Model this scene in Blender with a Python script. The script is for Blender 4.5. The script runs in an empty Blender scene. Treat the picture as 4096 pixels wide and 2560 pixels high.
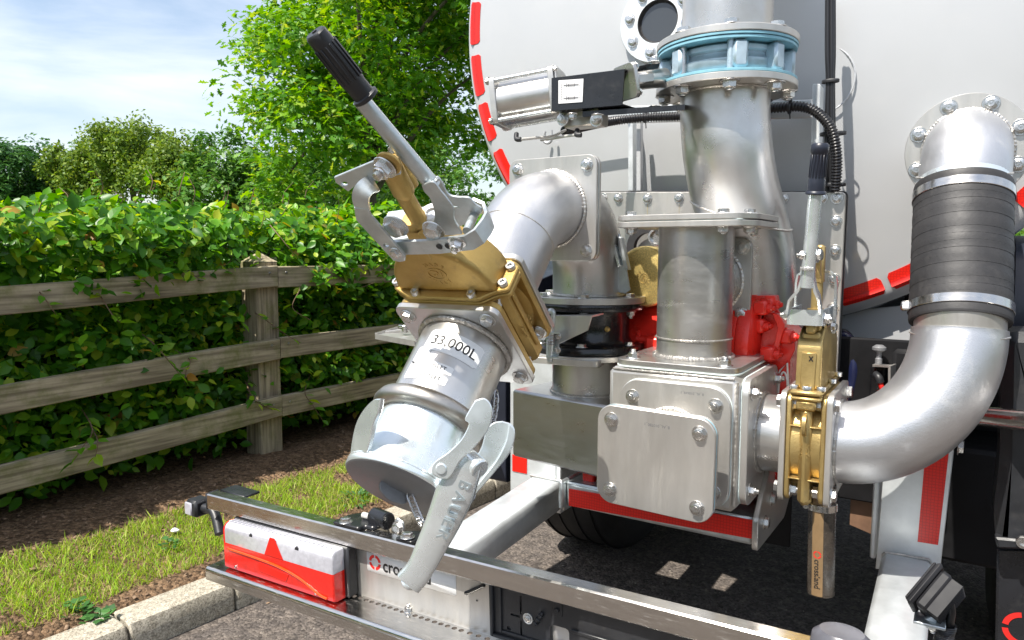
import bpy, math, random
import numpy as np
from mathutils import Vector, Matrix, Quaternion
from mathutils.geometry import tessellate_polygon
random.seed(7); RNG = np.random.default_rng(7)
S = bpy.context.scene; COL = S.collection
rad = math.radians; PI = math.pi

# ---------------------------------------------------------------- camera
YAW, PITCH, FPX = rad(32.4), rad(5.6), 2850.0
CAMZ = 1.3
cam = bpy.data.objects.new('camera', bpy.data.cameras.new('camera')); COL.objects.link(cam)
cam.location = (0, 0, CAMZ); cam.rotation_euler = (PI/2-PITCH, 0, YAW)
cam.data.sensor_width = 36; cam.data.lens = FPX/4096*36; cam.data.clip_start = .05; cam.data.clip_end = 3000
S.camera = cam
# ---------------------------------------------------------------- sky and sun
SUN_EL, SUN_AZ = rad(58.3), math.atan2(-.15, -.60)   # the sun stands behind the camera, a little to the left
W = bpy.data.worlds.new('World'); S.world = W; W.use_nodes = True
nt = W.node_tree; nt.nodes.clear()
def wn(t, **k):
    n = nt.nodes.new(t)
    for a, b in k.items(): setattr(n, a, b)
    return n
out = wn('ShaderNodeOutputWorld'); bg = wn('ShaderNodeBackground'); bg.inputs[1].default_value = .118
sky = wn('ShaderNodeTexSky', sky_type='NISHITA', sun_disc=False, sun_elevation=SUN_EL)
sky.sun_rotation = SUN_ROT = math.atan2(-.15, -.60) % (2*PI)
sky.air_density = 1.2; sky.dust_density = 1.5; sky.ozone_density = 1.6
tc = wn('ShaderNodeTexCoord'); mp = wn('ShaderNodeMapping'); mp.inputs['Scale'].default_value = (1.6, 1.6, 6.5)
mp.inputs['Location'].default_value = (.3, .55, .1)
nz = wn('ShaderNodeTexNoise'); nz.inputs['Scale'].default_value = 1.7; nz.inputs['Detail'].default_value = 9; nz.inputs['Roughness'].default_value = .56; nz.inputs['Distortion'].default_value = .25
cr = wn('ShaderNodeValToRGB'); cr.color_ramp.elements[0].position = .27; cr.color_ramp.elements[1].position = .66
mx = wn('ShaderNodeMix', data_type='RGBA'); mx.inputs[7].default_value = (6.4, 6.7, 7.3, 1)
ml = wn('ShaderNodeMath', operation='MULTIPLY'); ml.inputs[1].default_value = .75
L = nt.links.new
L(tc.outputs['Generated'], mp.inputs[0]); L(mp.outputs[0], nz.inputs['Vector']); L(nz.outputs[0], cr.inputs[0]); L(cr.outputs[0], ml.inputs[0])
L(ml.outputs[0], mx.inputs[0]); L(sky.outputs[0], mx.inputs[6]); L(mx.outputs[2], bg.inputs[0]); L(bg.outputs[0], out.inputs[0])
sd = bpy.data.lights.new('sun', 'SUN'); sd.energy = 5.0; sd.angle = rad(.53); sd.color = (1, .945, .86)
sun = bpy.data.objects.new('sun', sd); COL.objects.link(sun)
sun.rotation_euler = Vector((.15, .60, -1)).to_track_quat('-Z', 'Y').to_euler()
S.view_settings.view_transform = 'Standard'; S.view_settings.look = 'None'; S.view_settings.gamma = 1
S.view_settings.use_curve_mapping = False; S.view_settings.exposure = .68
S.cycles.max_bounces = 8; S.cycles.transparent_max_bounces = 12

# ---------------------------------------------------------------- measuring helpers (world position of a sight line where it meets a plane)
CY, SY_, CP, SP = math.cos(YAW), math.sin(YAW), math.cos(PITCH), math.sin(PITCH)
VF = Vector((-SY_*CP, CY*CP, -SP)); VR = Vector((CY, SY_, 0)); VU = VR.cross(VF); VC = Vector((0, 0, CAMZ))
def sight(px, py): return VF+VR*((px-2048)/FPX)-VU*((py-1280)/FPX)
def at(px, py, X=None, Y=None, Z=None, D=None):
    r = sight(px, py)
    s = D if D is not None else X/r.x if X is not None else Y/r.y if Y is not None else (Z-CAMZ)/r.z
    return VC+r*s
def inframe(M, px, py, z=0.0):
    """local x, y where the sight line meets the plane z of frame M"""
    o = M.translation; n = M.col[2].to_3d().normalized(); r = sight(px, py)
    s = (o+n*z-VC).dot(n)/r.dot(n); q = M.inverted() @ (VC+r*s)
    return (q.x, q.y)
def frame(o, z, x=(1, 0, 0)):
    z = Vector(z).normalized(); x = Vector(x); x = (x-z*x.dot(z)).normalized(); y = z.cross(x)
    return Matrix(((x.x, y.x, z.x, o[0]), (x.y, y.y, z.y, o[1]), (x.z, y.z, z.z, o[2]), (0, 0, 0, 1)))
T = Matrix.Translation
def RX(a): return Matrix.Rotation(rad(a), 4, 'X')
def RY(a): return Matrix.Rotation(rad(a), 4, 'Y')
def RZ(a): return Matrix.Rotation(rad(a), 4, 'Z')
def SC(x, y=None, z=None):
    y = x if y is None else y; z = x if z is None else z
    return Matrix.Diagonal((x, y, z, 1))

# ---------------------------------------------------------------- geometry: a shape is (verts, faces)
def join(*gs):
    v, f = [], []
    for g in gs:
        n = len(v); v += list(g[0]); f += [tuple(i+n for i in q) for q in g[1]]
    return v, f
def mv(g, M): return [tuple(M @ Vector(p)) for p in g[0]], g[1]
def lathe(prof, seg=36, M=None, a0=0, a1=2*PI):
    v, f = [], []; full = abs(a1-a0-2*PI) < 1e-6; n = seg if full else seg+1
    rings = []
    for r, z in prof:
        if r < 1e-7: rings.append([len(v)]); v.append((0, 0, z))
        else:
            rings.append(list(range(len(v), len(v)+n)))
            for i in range(n):
                a = a0+(a1-a0)*i/seg; v.append((r*math.cos(a), r*math.sin(a), z))
    for A, B in zip(rings, rings[1:]):
        for i in range(seg):
            j = (i+1) % n
            if len(A) == 1 and len(B) == 1: continue
            if len(A) == 1: f.append((A[0], B[i], B[j])[::-1])
            elif len(B) == 1: f.append((A[i], A[j], B[0]))
            else: f.append((A[i], A[j], B[j], B[i]))
    g = (v, f)
    return mv(g, M) if M else g
def cyl(r, z0, z1, seg=32, M=None, ch=0.0):
    if ch: pr = [(0, z0), (r-ch, z0), (r, z0+ch), (r, z1-ch), (r-ch, z1), (0, z1)]
    else: pr = [(0, z0), (r, z0), (r, z1), (0, z1)]
    return lathe(pr, seg, M)
def ringp(r0, r1, z0, z1, seg=40, M=None, ch=.001):
    return lathe([(r0, z0), (r1-ch, z0), (r1, z0+ch), (r1, z1-ch), (r1-ch, z1), (r0, z1), (r0, z0)], seg, M)
def sweep(pts, r, seg=16, caps=True, closed=False, M=None, up=None, prof=None):
    """round (or prof-shaped) bar along points"""
    pts = [Vector(p) for p in pts]; n = len(pts); rs = r if hasattr(r, '__len__') else [r]*n
    v, f = [], []
    tan = []
    for i in range(n):
        a = pts[(i-1) % n] if closed or i > 0 else pts[i]; b = pts[(i+1) % n] if closed or i < n-1 else pts[i]
        tan.append((b-a).normalized())
    nrm = Vector(up) if up else (Vector((0, 0, 1)) if abs(tan[0].z) < .9 else Vector((1, 0, 0)))
    nrm = (nrm-tan[0]*nrm.dot(tan[0])).normalized()
    for i in range(n):
        if i: nrm = tan[i-1].rotation_difference(tan[i]) @ nrm; nrm = (nrm-tan[i]*nrm.dot(tan[i])).normalized()
        bi = tan[i].cross(nrm)
        if prof:
            for (x, y) in prof: v.append(tuple(pts[i]+nrm*(x*rs[i])+bi*(y*rs[i])))
        else:
            for k in range(seg):
                a = 2*PI*k/seg; v.append(tuple(pts[i]+nrm*(rs[i]*math.cos(a))+bi*(rs[i]*math.sin(a))))
    s = len(prof) if prof else seg
    for i in range(n if closed else n-1):
        j = (i+1) % n
        for k in range(s): l = (k+1) % s; f.append((i*s+k, i*s+l, j*s+l, j*s+k))
    if caps and not closed:
        f.append(tuple(range(s))[::-1]); f.append(tuple((n-1)*s+k for k in range(s)))
    g = (v, f)
    return mv(g, M) if M else g
def smooth(pts, k=6):
    """Catmull-Rom through the points"""
    P = [Vector(p) for p in pts]; P = [P[0]*2-P[1]]+P+[P[-1]*2-P[-2]]; o = []
    for i in range(1, len(P)-2):
        for j in range(k):
            t = j/k; a, b, c, d = P[i-1:i+3]
            o.append(.5*((2*b)+(c-a)*t+(2*a-5*b+4*c-d)*t*t+(3*b-a-3*c+d)*t**3))
    o.append(P[-2]); return o
def rrect(w, h, r, n=5, cx=0, cy=0):
    o = []
    for sx, sy, a in ((1, 1, 0), (-1, 1, 90), (-1, -1, 180), (1, -1, 270)):
        for i in range(n+1):
            t = rad(a+90*i/n); o.append((cx+sx*(w/2-r)+r*math.cos(t), cy+sy*(h/2-r)+r*math.sin(t)))
    return o
def circ(r, n=24, cx=0, cy=0, a=0): return [(cx+r*math.cos(a+2*PI*i/n), cy+r*math.sin(a+2*PI*i/n)) for i in range(n)]
def area(o): return sum(o[i-1][0]*o[i][1]-o[i][0]*o[i-1][1] for i in range(len(o)))/2
def inset(o, d):
    n = len(o); q = []
    for i in range(n):
        p0, p, p1 = Vector(o[i-1]), Vector(o[i]), Vector(o[(i+1) % n])
        e0, e1 = (p-p0), (p1-p)
        if e0.length < 1e-9 or e1.length < 1e-9: q.append(tuple(p)); continue
        e0.normalize(); e1.normalize(); n0 = Vector((-e0.y, e0.x)); n1 = Vector((-e1.y, e1.x)); m = n0+n1
        if m.length < .2: q.append(tuple(p+n0*d)); continue
        m.normalize(); q.append(tuple(p+m*(d/max(.4, m.dot(n0)))))
    return q
def plate(o, z0, z1, holes=(), ch=.0012, M=None):
    """flat plate of outline o with through holes and small chamfers"""
    if area(o) < 0: o = o[::-1]
    v, f = [], []
    inn = inset(o, ch) if ch else o
    def lay(loop, z): i = len(v); v.extend((x, y, z) for x, y in loop); return list(range(i, i+len(loop)))
    hs = [(h if area(h) < 0 else h[::-1]) for h in holes]
    b0 = lay(inn, z0); hb = [lay(h, z0) for h in hs]; t0 = lay(inn, z1); ht = [lay(h, z1) for h in hs]
    if ch: b1 = lay(o, z0+ch); t1 = lay(o, z1-ch); loops = [b0, b1, t1, t0]
    else: loops = [b0, t0]
    n = len(o)
    for A, B in zip(loops, loops[1:]):
        for i in range(n): j = (i+1) % n; f.append((A[i], A[j], B[j], B[i]))
    for A, B in zip(hb, ht):
        m = len(A)
        for i in range(m): j = (i+1) % m; f.append((A[i], A[j], B[j], B[i]))
    if hs:
        tri = tessellate_polygon([[Vector((x, y, 0)) for x, y in l] for l in [inn]+hs])
        ib = b0+[i for l in hb for i in l]; it = t0+[i for l in ht for i in l]
        fl = [p for l in [inn]+hs for p in l]
        for t in tri:
            a = area([fl[k] for k in t]); t = t if a > 0 else t[::-1]
            f.append(tuple(it[k] for k in t)); f.append(tuple(ib[k] for k in t[::-1]))
    else:
        f.append(tuple(t0)); f.append(tuple(b0[::-1]))
    g = (v, f)
    return mv(g, M) if M else g
def box(x0, x1, y0, y1, z0, z1, ch=.002, M=None):
    """box chamfered on all twelve edges"""
    ch = min(ch, (x1-x0)*.45, (y1-y0)*.45, (z1-z0)*.45)
    if ch <= 0: return plate([(x0, y0), (x1, y0), (x1, y1), (x0, y1)], z0, z1, (), 0, M)
    def rc(c, e): return [(x0+c, y0+e), (x1-c, y0+e), (x1-e, y0+c), (x1-e, y1-c), (x1-c, y1-e), (x0+c, y1-e), (x0+e, y1-c), (x0+e, y0+c)]
    v = []
    for z, e in ((z0, ch), (z0+ch, 0), (z1-ch, 0), (z1, ch)):
        v += [(x, y, z) for x, y in rc(ch, e)]
    f = []
    for k in range(3):
        for i in range(8): j = (i+1) % 8; f.append((k*8+i, k*8+j, (k+1)*8+j, (k+1)*8+i))
    f.append(tuple(range(8))[::-1]); f.append(tuple(range(24, 32)))
    g = (v, f)
    return mv(g, M) if M else g
def channel(w, h, t, r, n=4, open_top=False):
    o = rrect(w, h, r, n); i = rrect(w-2*t, h-2*t, max(r-t, .0005), n); return o, i
def weld(pts, r, closed=True, seg=6, M=None, k=.35):
    """a hand-laid bead: small overlapping ripples"""
    n = max(24, len(pts)*4); r = r*.78; k = k*.35; P = [Vector(p) for p in pts]; o = []
    m = len(P)
    for i in range(n):
        t = i/n*m if closed else i/(n-1)*(m-1); a = int(t) % m; b = (a+1) % m if closed else min(a+1, m-1); u = t-int(t)
        o.append(P[a].lerp(P[b], u)+Vector([random.uniform(-1, 1)*r*.07 for _ in range(3)]))
    rs = [r*(1+k*math.sin(i*1.9)+random.uniform(-.1, .1)) for i in range(n)]
    return sweep(o, rs, seg, True, closed, M)
def ringpts(r, z=0, n=36, M=None):
    p = [Vector((r*math.cos(2*PI*i/n), r*math.sin(2*PI*i/n), z)) for i in range(n)]
    return [M @ q for q in p] if M else p

# ---------------------------------------------------------------- objects
WM = {}
def newmesh(name, g, mat, angle=38):
    me = bpy.data.meshes.new(name); me.from_pydata([tuple(p) for p in g[0]], [], g[1])
    me.polygons.foreach_set('use_smooth', [True]*len(me.polygons)); me.update()
    if angle: me.set_sharp_from_angle(angle=rad(angle))
    if mat:
        for m in (mat if isinstance(mat, (list, tuple)) else [mat]): me.materials.append(m)
    return me
def link(name, data, M, parent):
    o = bpy.data.objects.new(name, data); COL.objects.link(o); WM[o] = M.copy()
    if parent: o.parent = parent; o.matrix_parent_inverse = WM[parent].inverted()
    o.matrix_basis = M; return o
def put(name, g, mat, parent=None, M=None, angle=38, label=None, local=False):
    """one mesh object; geometry given in the world, or in frame M when M is given"""
    if M is None:
        c = sum((Vector(p) for p in g[0]), Vector())/len(g[0]); g = ([tuple(Vector(p)-c) for p in g[0]], g[1]); M = T(c)
    o = link(name, newmesh(name, g, mat, angle), M, parent)
    if label: o['label'] = label
    return o
def thing(name, label, cat, loc=(0, 0, 0), group=None):
    o = link(name, None, T(loc), None); o['label'] = label; o['category'] = cat; o.empty_display_size = .1
    if group: o['group'] = group
    return o
def tag(o, label, cat, group=None):
    o['label'] = label; o['category'] = cat
    if group: o['group'] = group
    return o
def struct(name, g, mat, kind='structure', angle=38):
    o = put(name, g, mat, None, angle=angle); o['kind'] = kind; return o

# ---------------------------------------------------------------- materials
def mat(name, base=(.5, .5, .5), metal=0., rough=.5, var=0., vs=8., rv=0., bump=0., bs=60., col2=None, stretch=(1, 1, 1),
        spec=.5, coat=0., trans=0., alpha=1., aniso=0., detail=5, thr=(.35, .65), bdist=.002, coords='Object', dust=0., dcol=(.35, .30, .24), flake=0.):
    m = bpy.data.materials.new(name); m.use_nodes = True; n = m.node_tree; b = n.nodes['Principled BSDF']
    b.inputs['Base Color'].default_value = (*base, 1); b.inputs['Metallic'].default_value = metal; b.inputs['Roughness'].default_value = rough
    b.inputs['Specular IOR Level'].default_value = spec; b.inputs['Coat Weight'].default_value = coat; b.inputs['Coat Roughness'].default_value = .08
    b.inputs['Transmission Weight'].default_value = trans; b.inputs['Alpha'].default_value = alpha; b.inputs['Anisotropic'].default_value = aniso
    tcn = n.nodes.new('ShaderNodeTexCoord'); mpn = n.nodes.new('ShaderNodeMapping'); mpn.inputs['Scale'].default_value = stretch
    n.links.new(tcn.outputs[coords], mpn.inputs[0])
    def noise(sc, de=detail, ro=.6):
        q = n.nodes.new('ShaderNodeTexNoise'); q.inputs['Scale'].default_value = sc; q.inputs['Detail'].default_value = de; q.inputs['Roughness'].default_value = ro
        n.links.new(mpn.outputs[0], q.inputs['Vector']); return q
    colout = None
    if var or col2:
        q = noise(vs); r = n.nodes.new('ShaderNodeValToRGB'); r.color_ramp.elements[0].position, r.color_ramp.elements[1].position = thr
        c2 = col2 or tuple(min(1, c*(1+var)) for c in base); c1 = base if col2 else tuple(c*(1-var) for c in base)
        r.color_ramp.elements[0].color = (*c1, 1); r.color_ramp.elements[1].color = (*c2, 1)
        n.links.new(q.outputs[0], r.inputs[0]); colout = r.outputs[0]
    if dust:
        q = noise(vs*2.3+7, 8, .7); r = n.nodes.new('ShaderNodeValToRGB'); r.color_ramp.elements[0].position = .55; r.color_ramp.elements[1].position = .75
        r.color_ramp.elements[1].color = (dust, dust, dust, 1); n.links.new(q.outputs[0], r.inputs[0])
        x = n.nodes.new('ShaderNodeMix'); x.data_type = 'RGBA'; x.inputs[7].default_value = (*dcol, 1)
        n.links.new(r.outputs[0], x.inputs[0])
        if colout: n.links.new(colout, x.inputs[6])
        else: x.inputs[6].default_value = (*base, 1)
        colout = x.outputs[2]
        if metal:
            s = n.nodes.new('ShaderNodeMath'); s.operation = 'MULTIPLY_ADD'; s.inputs[1].default_value = -metal; s.inputs[2].default_value = metal
            n.links.new(r.outputs[0], s.inputs[0]); n.links.new(s.outputs[0], b.inputs['Metallic'])
    if colout: n.links.new(colout, b.inputs['Base Color'])
    if rv:
        q = noise(vs*1.7+3); s = n.nodes.new('ShaderNodeMapRange'); s.inputs[1].default_value = .3; s.inputs[2].default_value = .7
        s.inputs[3].default_value = max(.02, rough-rv); s.inputs[4].default_value = rough+rv
        n.links.new(q.outputs[0], s.inputs[0]); n.links.new(s.outputs[0], b.inputs['Roughness'])
    if bump:
        q = noise(bs, 4); k = n.nodes.new('ShaderNodeBump'); k.inputs['Strength'].default_value = bump; k.inputs['Distance'].default_value = bdist
        n.links.new(q.outputs[0], k.inputs['Height']); n.links.new(k.outputs[0], b.inputs['Normal'])
    return m
M_ = {}
M_['steel'] = mat('stainless_steel', (.47, .46, .44), .87, .32, .10, 4, .08, .10, 90, stretch=(1, 1, 3), dust=.30, dcol=(.36, .33, .28), col2=(.60, .59, .57))
M_['plate'] = mat('stainless_plate', (.50, .485, .455), .74, .36, .07, 3, .07, .06, 60, stretch=(6, 1, 1), dust=.30, dcol=(.36, .32, .25), col2=(.60, .585, .555))
M_['satin'] = mat('satin_steel_pipe', (.48, .45, .40), .88, .31, .05, 3.2, .08, .08, 220, dust=.20, dcol=(.50, .49, .46), col2=(.66, .66, .66), thr=(.33, .58))
M_['blast'] = mat('bead_blasted_pipe', (.50, .50, .51), .84, .38, .05, 5, .08, .22, 420, dust=.42, dcol=(.45, .45, .44), col2=(.62, .62, .63))
M_['brush'] = mat('brushed_steel', (.42, .42, .42), 1, .32, .05, 2, .05, 0, 12, stretch=(1, 12, 12))
M_['bumper'] = mat('polished_steel', (.62, .60, .57), 1, .19, .06, 10, .07, .06, 50, stretch=(1, 8, 8), dust=.45, dcol=(.36, .32, .27))
M_['weld'] = mat('weld_bead', (.56, .54, .51), .8, .36, .2, 60, .1, .3, 300)
M_['bolt'] = mat('bolt_steel', (.66, .65, .63), 1, .24, .12, 70, .10, .2, 300)
M_['stud'] = mat('stud_thread', (.50, .49, .48), 1, .30, .1, 80, .1)
M_['galv'] = mat('galvanised_steel', (.56, .60, .61), .85, .42, .13, 26, .10, .12, 60, dust=.35, dcol=(.62, .64, .64))
M_['galvb'] = mat('galvanised_painted', (.66, .69, .70), .55, .45, .10, 14, .08, .08, 40, dust=.3, dcol=(.7, .72, .72))
M_['zinc'] = mat('bright_zinc', (.72, .78, .80), .76, .27, .05, 9, .08, .05, 60, dust=.05, dcol=(.70, .76, .74), col2=(.82, .87, .88))
M_['grey'] = mat('dull_grey_cast', (.20, .205, .215), .3, .45, .1, 12, .05, .3, 300)
M_['ring'] = mat('ring_steel', (.47, .44, .40), 1, .40, .12, 9, .06, .12, 160)
M_['brass'] = mat('cast_bronze', (.44, .29, .09), .80, .42, .22, 7, .08, .6, 260, dust=.55, dcol=(.16, .11, .05), bdist=.0012, col2=(.60, .42, .15))
M_['gold'] = mat('gold_painted_casting', (.44, .31, .12), .78, .40, .12, 9, .08, .6, 330, dust=.45, dcol=(.20, .15, .07), bdist=.0012, col2=(.60, .45, .19))
M_['gild'] = mat('gold_flaked_disc', (.62, .47, .17), .75, .42, .25, 260, .06, .7, 500, bdist=.001)
M_['blue'] = mat('pale_blue_gasket', (.22, .46, .56), 0, .5, .15, 20)
M_['bluev'] = mat('blue_tinted_casting', (.42, .52, .58), .55, .38, .2, 14, .1, .5, 50)
M_['wgask'] = mat('white_gasket', (.62, .70, .68), 0, .5)
M_['black'] = mat('black_paint', (.012, .012, .013), 0, .20, .2, 10, .1, .35, 45, dust=.25, dcol=(.12, .09, .06))
M_['satinblack'] = mat('satin_black_paint', (.014, .015, .018), 0, .28, .2, 8, .08, dust=.12, dcol=(.2, .19, .17))
M_['plastic'] = mat('black_plastic', (.020, .021, .024), 0, .42, .2, 10, .08, .12, 300, dust=.2, dcol=(.14, .13, .12))
M_['navy'] = mat('dark_navy_plastic', (.015, .018, .030), 0, .38, .2, 9, .06, .1, 200)
M_['rubber'] = mat('rubber', (.030, .029, .030), 0, .55, .25, 9, .08, .2, 90, dust=.3, dcol=(.10, .092, .085))
M_['tyre'] = mat('tyre_rubber', (.018, .018, .019), 0, .7, .25, 9, .05, .2, 60, dust=.35, dcol=(.06, .05, .045))
M_['red'] = mat('red_paint', (.74, .026, .016), 0, .30, .08, 9, .08, .25, 50, coat=.2, dust=.30, dcol=(.40, .05, .035))
M_['redtape'] = mat('red_reflective', (.55, .006, .004), 0, .32, 0, 8)
M_['tank'] = mat('silver_tank_paint', (.51, .52, .53), .25, .38, .03, 2.2, .05, .12, 900, dust=.14, dcol=(.58, .57, .55), bdist=.0006, coat=.25)
M_['white'] = mat('white_label', (.80, .80, .79), 0, .45)
M_['ink'] = mat('black_ink', (.010, .010, .011), 0, .5)
M_['inkred'] = mat('red_ink', (.62, .02, .015), 0, .5)
M_['inkgrey'] = mat('grey_ink', (.16, .16, .17), 0, .5)
M_['yellow'] = mat('yellow_label', (.65, .52, .05), 0, .4)
M_['lampblack'] = mat('lamp_housing', (.014, .014, .016), 0, .55, .2, 12, .05, spec=.3)
M_['dark'] = mat('underbody_dark', (.008, .008, .009), 0, .6, .3, 10, .1, .3, 40, spec=.2)
M_['greyish'] = mat('grey_chassis_paint', (.42, .43, .44), .1, .45)
M_['glass'] = mat('dark_glass', (.04, .045, .05), 0, .06, spec=.8)
M_['tube'] = mat('milky_tube', (.72, .70, .66), 0, .3, trans=.3)
M_['cable'] = mat('black_cable', (.014, .014, .016), 0, .35)
M_['bluecab'] = mat('dark_blue_cable', (.012, .016, .05), 0, .3)
def tape_cells(m, s=150):
    n = m.node_tree; b = n.nodes['Principled BSDF']; t = n.nodes.new('ShaderNodeTexCoord'); v = n.nodes.new('ShaderNodeTexVoronoi')
    v.feature = 'DISTANCE_TO_EDGE'; v.inputs['Scale'].default_value = s; v.inputs['Randomness'].default_value = .15
    r = n.nodes.new('ShaderNodeValToRGB'); r.color_ramp.elements[0].position = .0; r.color_ramp.elements[1].position = .12
    r.color_ramp.elements[0].color = (.42, .004, .003, 1); r.color_ramp.elements[1].color = (.72, .014, .006, 1)
    n.links.new(t.outputs['Object'], v.inputs['Vector']); n.links.new(v.outputs['Distance'], r.inputs[0]); n.links.new(r.outputs[0], b.inputs['Base Color'])
tape_cells(M_['redtape'])

# ---------------------------------------------------------------- shared fasteners, unit = hex radius
def hexo(r, a=0): return [(r*math.cos(PI/3*i+a), r*math.sin(PI/3*i+a)) for i in range(6)]
def hexbody(r, z0, z1, ch=.18):
    """hexagon with the rounded-off crown of a real nut"""
    n = 24; v = []; f = []
    def rr(a):
        a = (a % (PI/3))-PI/6; return r*math.cos(PI/6)/math.cos(a)
    angs = [2*PI*i/n for i in range(n)]
    for z, cut in ((z0, None), (z1, 0), ):
        pass
    lay = []
    lay.append([(rr(a)*math.cos(a), rr(a)*math.sin(a), z0) for a in angs])
    lay.append([(rr(a)*math.cos(a), rr(a)*math.sin(a), z1-ch*.15-(rr(a)-r*.866)/r*ch*5*.45) for a in angs])
    lay.append([(r*.82*math.cos(a), r*.82*math.sin(a), z1) for a in angs])
    for l in lay: v += l
    for k in range(2):
        for i in range(n): j = (i+1) % n; f.append((k*n+i, k*n+j, (k+1)*n+j, (k+1)*n+i))
    f.append(tuple(range(2*n, 3*n))); return v, f
def thread(r, z0, z1, k=6):
    pr = [(0, z0)]
    for i in range(k):
        z = z0+(z1-z0)*i/k; d = (z1-z0)/k; pr += [(r*.88, z), (r, z+d*.5)]
    pr += [(r*.88, z1-.02), (r*.7, z1), (0, z1)]
    return lathe(pr, 14)
g_bolt = join(lathe([(1.32, 0), (1.36, .06), (1.30, .16), (0, .16)], 20), hexbody(1, .16, .82), lathe([(.55, .82), (.52, .84), (0, .80)], 12))
g_nut = join(lathe([(1.36, 0), (1.40, .06), (1.34, .16), (0, .16)], 20), hexbody(1, .16, 1.0), lathe([(.80, 1.0), (.76, 1.18), (.56, 1.2), (.5, 1.0)], 16), thread(.52, .9, 1.75))
g_nut_short = join(lathe([(1.36, 0), (1.40, .06), (1.34, .16), (0, .16)], 20), hexbody(1, .16, 1.0), lathe([(.80, 1.0), (.76, 1.14), (.56, 1.16), (.5, 1.0)], 16), cyl(.5, .9, 1.35, 14, ch=.06))
g_cap = join(cyl(1.0, 0, .9, 20, ch=.08), ) ; 
def capscrew():
    o = circ(1.0, 24); h = hexo(.55)
    return join(lathe([(1.0, 0), (1.0, .85), (.93, .95)], 24), plate(inset(o, .07), .55, .95, [h], 0), cyl(.6, .3, .56, 12))
g_cap = capscrew()
ME_BOLT = newmesh('bolt', g_bolt, M_['bolt']); ME_NUT = newmesh('nut', g_nut, M_['bolt']); ME_NUTS = newmesh('nut', g_nut_short, M_['bolt'])
ME_CAP = newmesh('cap_screw', g_cap, M_['bolt']); ME_REDNUT = newmesh('nut', g_nut, M_['red']); ME_DBOLT = newmesh('bolt', g_bolt, M_['stud'])
def bolt(parent, pos, axis, r=.0135, me=None, name=None, M=None):
    """a fastener standing on a face: pos, outward axis (in frame M when given)"""
    me = me or ME_BOLT; pos = Vector(pos); axis = Vector(axis)
    if M is not None: pos = M @ pos; axis = M.to_3x3() @ axis
    q = axis.normalized().to_track_quat('Z', 'Y').to_matrix().to_4x4()
    return link(name or me.name.split('.')[0], me, T(pos) @ q @ RZ(random.uniform(0, 60)) @ SC(r), parent)
def pattern(w, h): return [(w/2, h/2), (-w/2, h/2), (-w/2, -h/2), (w/2, -h/2)]

# ---------------------------------------------------------------- lettering
def textgeo(s, size=1., depth=0.0, align='CENTER', spacing=1.0, sub=0, rs=3):
    c = bpy.data.curves.new('lettering', 'FONT'); c.body = s; c.size = size; c.extrude = depth; c.align_x = align; c.align_y = 'CENTER'
    c.space_character = spacing; c.resolution_u = rs
    o = bpy.data.objects.new('lettering', c); COL.objects.link(o)
    dg = bpy.context.evaluated_depsgraph_get(); me = bpy.data.meshes.new_from_object(o.evaluated_get(dg))
    v = [tuple(q.co) for q in me.vertices]; f = [tuple(p.vertices) for p in me.polygons]
    bpy.data.objects.remove(o); bpy.data.curves.remove(c); bpy.data.meshes.remove(me)
    return v, f
def bold(g, d):
    return join(g, mv(g, T((d, 0, .00002))), mv(g, T((-d, 0, .00004))), mv(g, T((0, d, .00006))), mv(g, T((0, -d, .00008))))
def wrap(g, R, off=0.0):
    """bend a flat x-y layout round a cylinder about z: x -> angle, y -> z; x = 0 faces -y"""
    v = []
    for x, y, z in g[0]:
        a = x/R-PI/2; v.append(((R+off+z)*math.cos(a), (R+off+z)*math.sin(a), y))
    return v, g[1]
def gridrect(w, h, r=.004, nx=14, cx=0, cy=0):
    """rounded label outline filled with columns so it can bend"""
    v, f = [], []
    for i in range(nx+1):
        x = -w/2+w*i/nx; e = w/2-abs(x); d = 0 if e > r else r-math.sqrt(max(0, r*r-(r-e)**2))
        v += [(cx+x, cy-h/2+d, 0), (cx+x, cy+h/2-d, 0)]
    for i in range(nx): a = 2*i; f.append((a, a+2, a+3, a+1))
    return v, f
def target_logo(r, w=.32, n=8):
    """ring broken into four quadrants"""
    gs = []
    for k in range(4):
        a0 = PI/2*k+.13; a1 = PI/2*(k+1)-.13; v = []
        for i in range(n+1):
            a = a0+(a1-a0)*i/n; v += [(r*math.cos(a), r*math.sin(a), 0), (r*(1-w)*math.cos(a), r*(1-w)*math.sin(a), 0)]
        gs.append((v, [(2*i, 2*i+2, 2*i+3, 2*i+1)[::-1] for i in range(n)]))
    return join(*gs)
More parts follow.
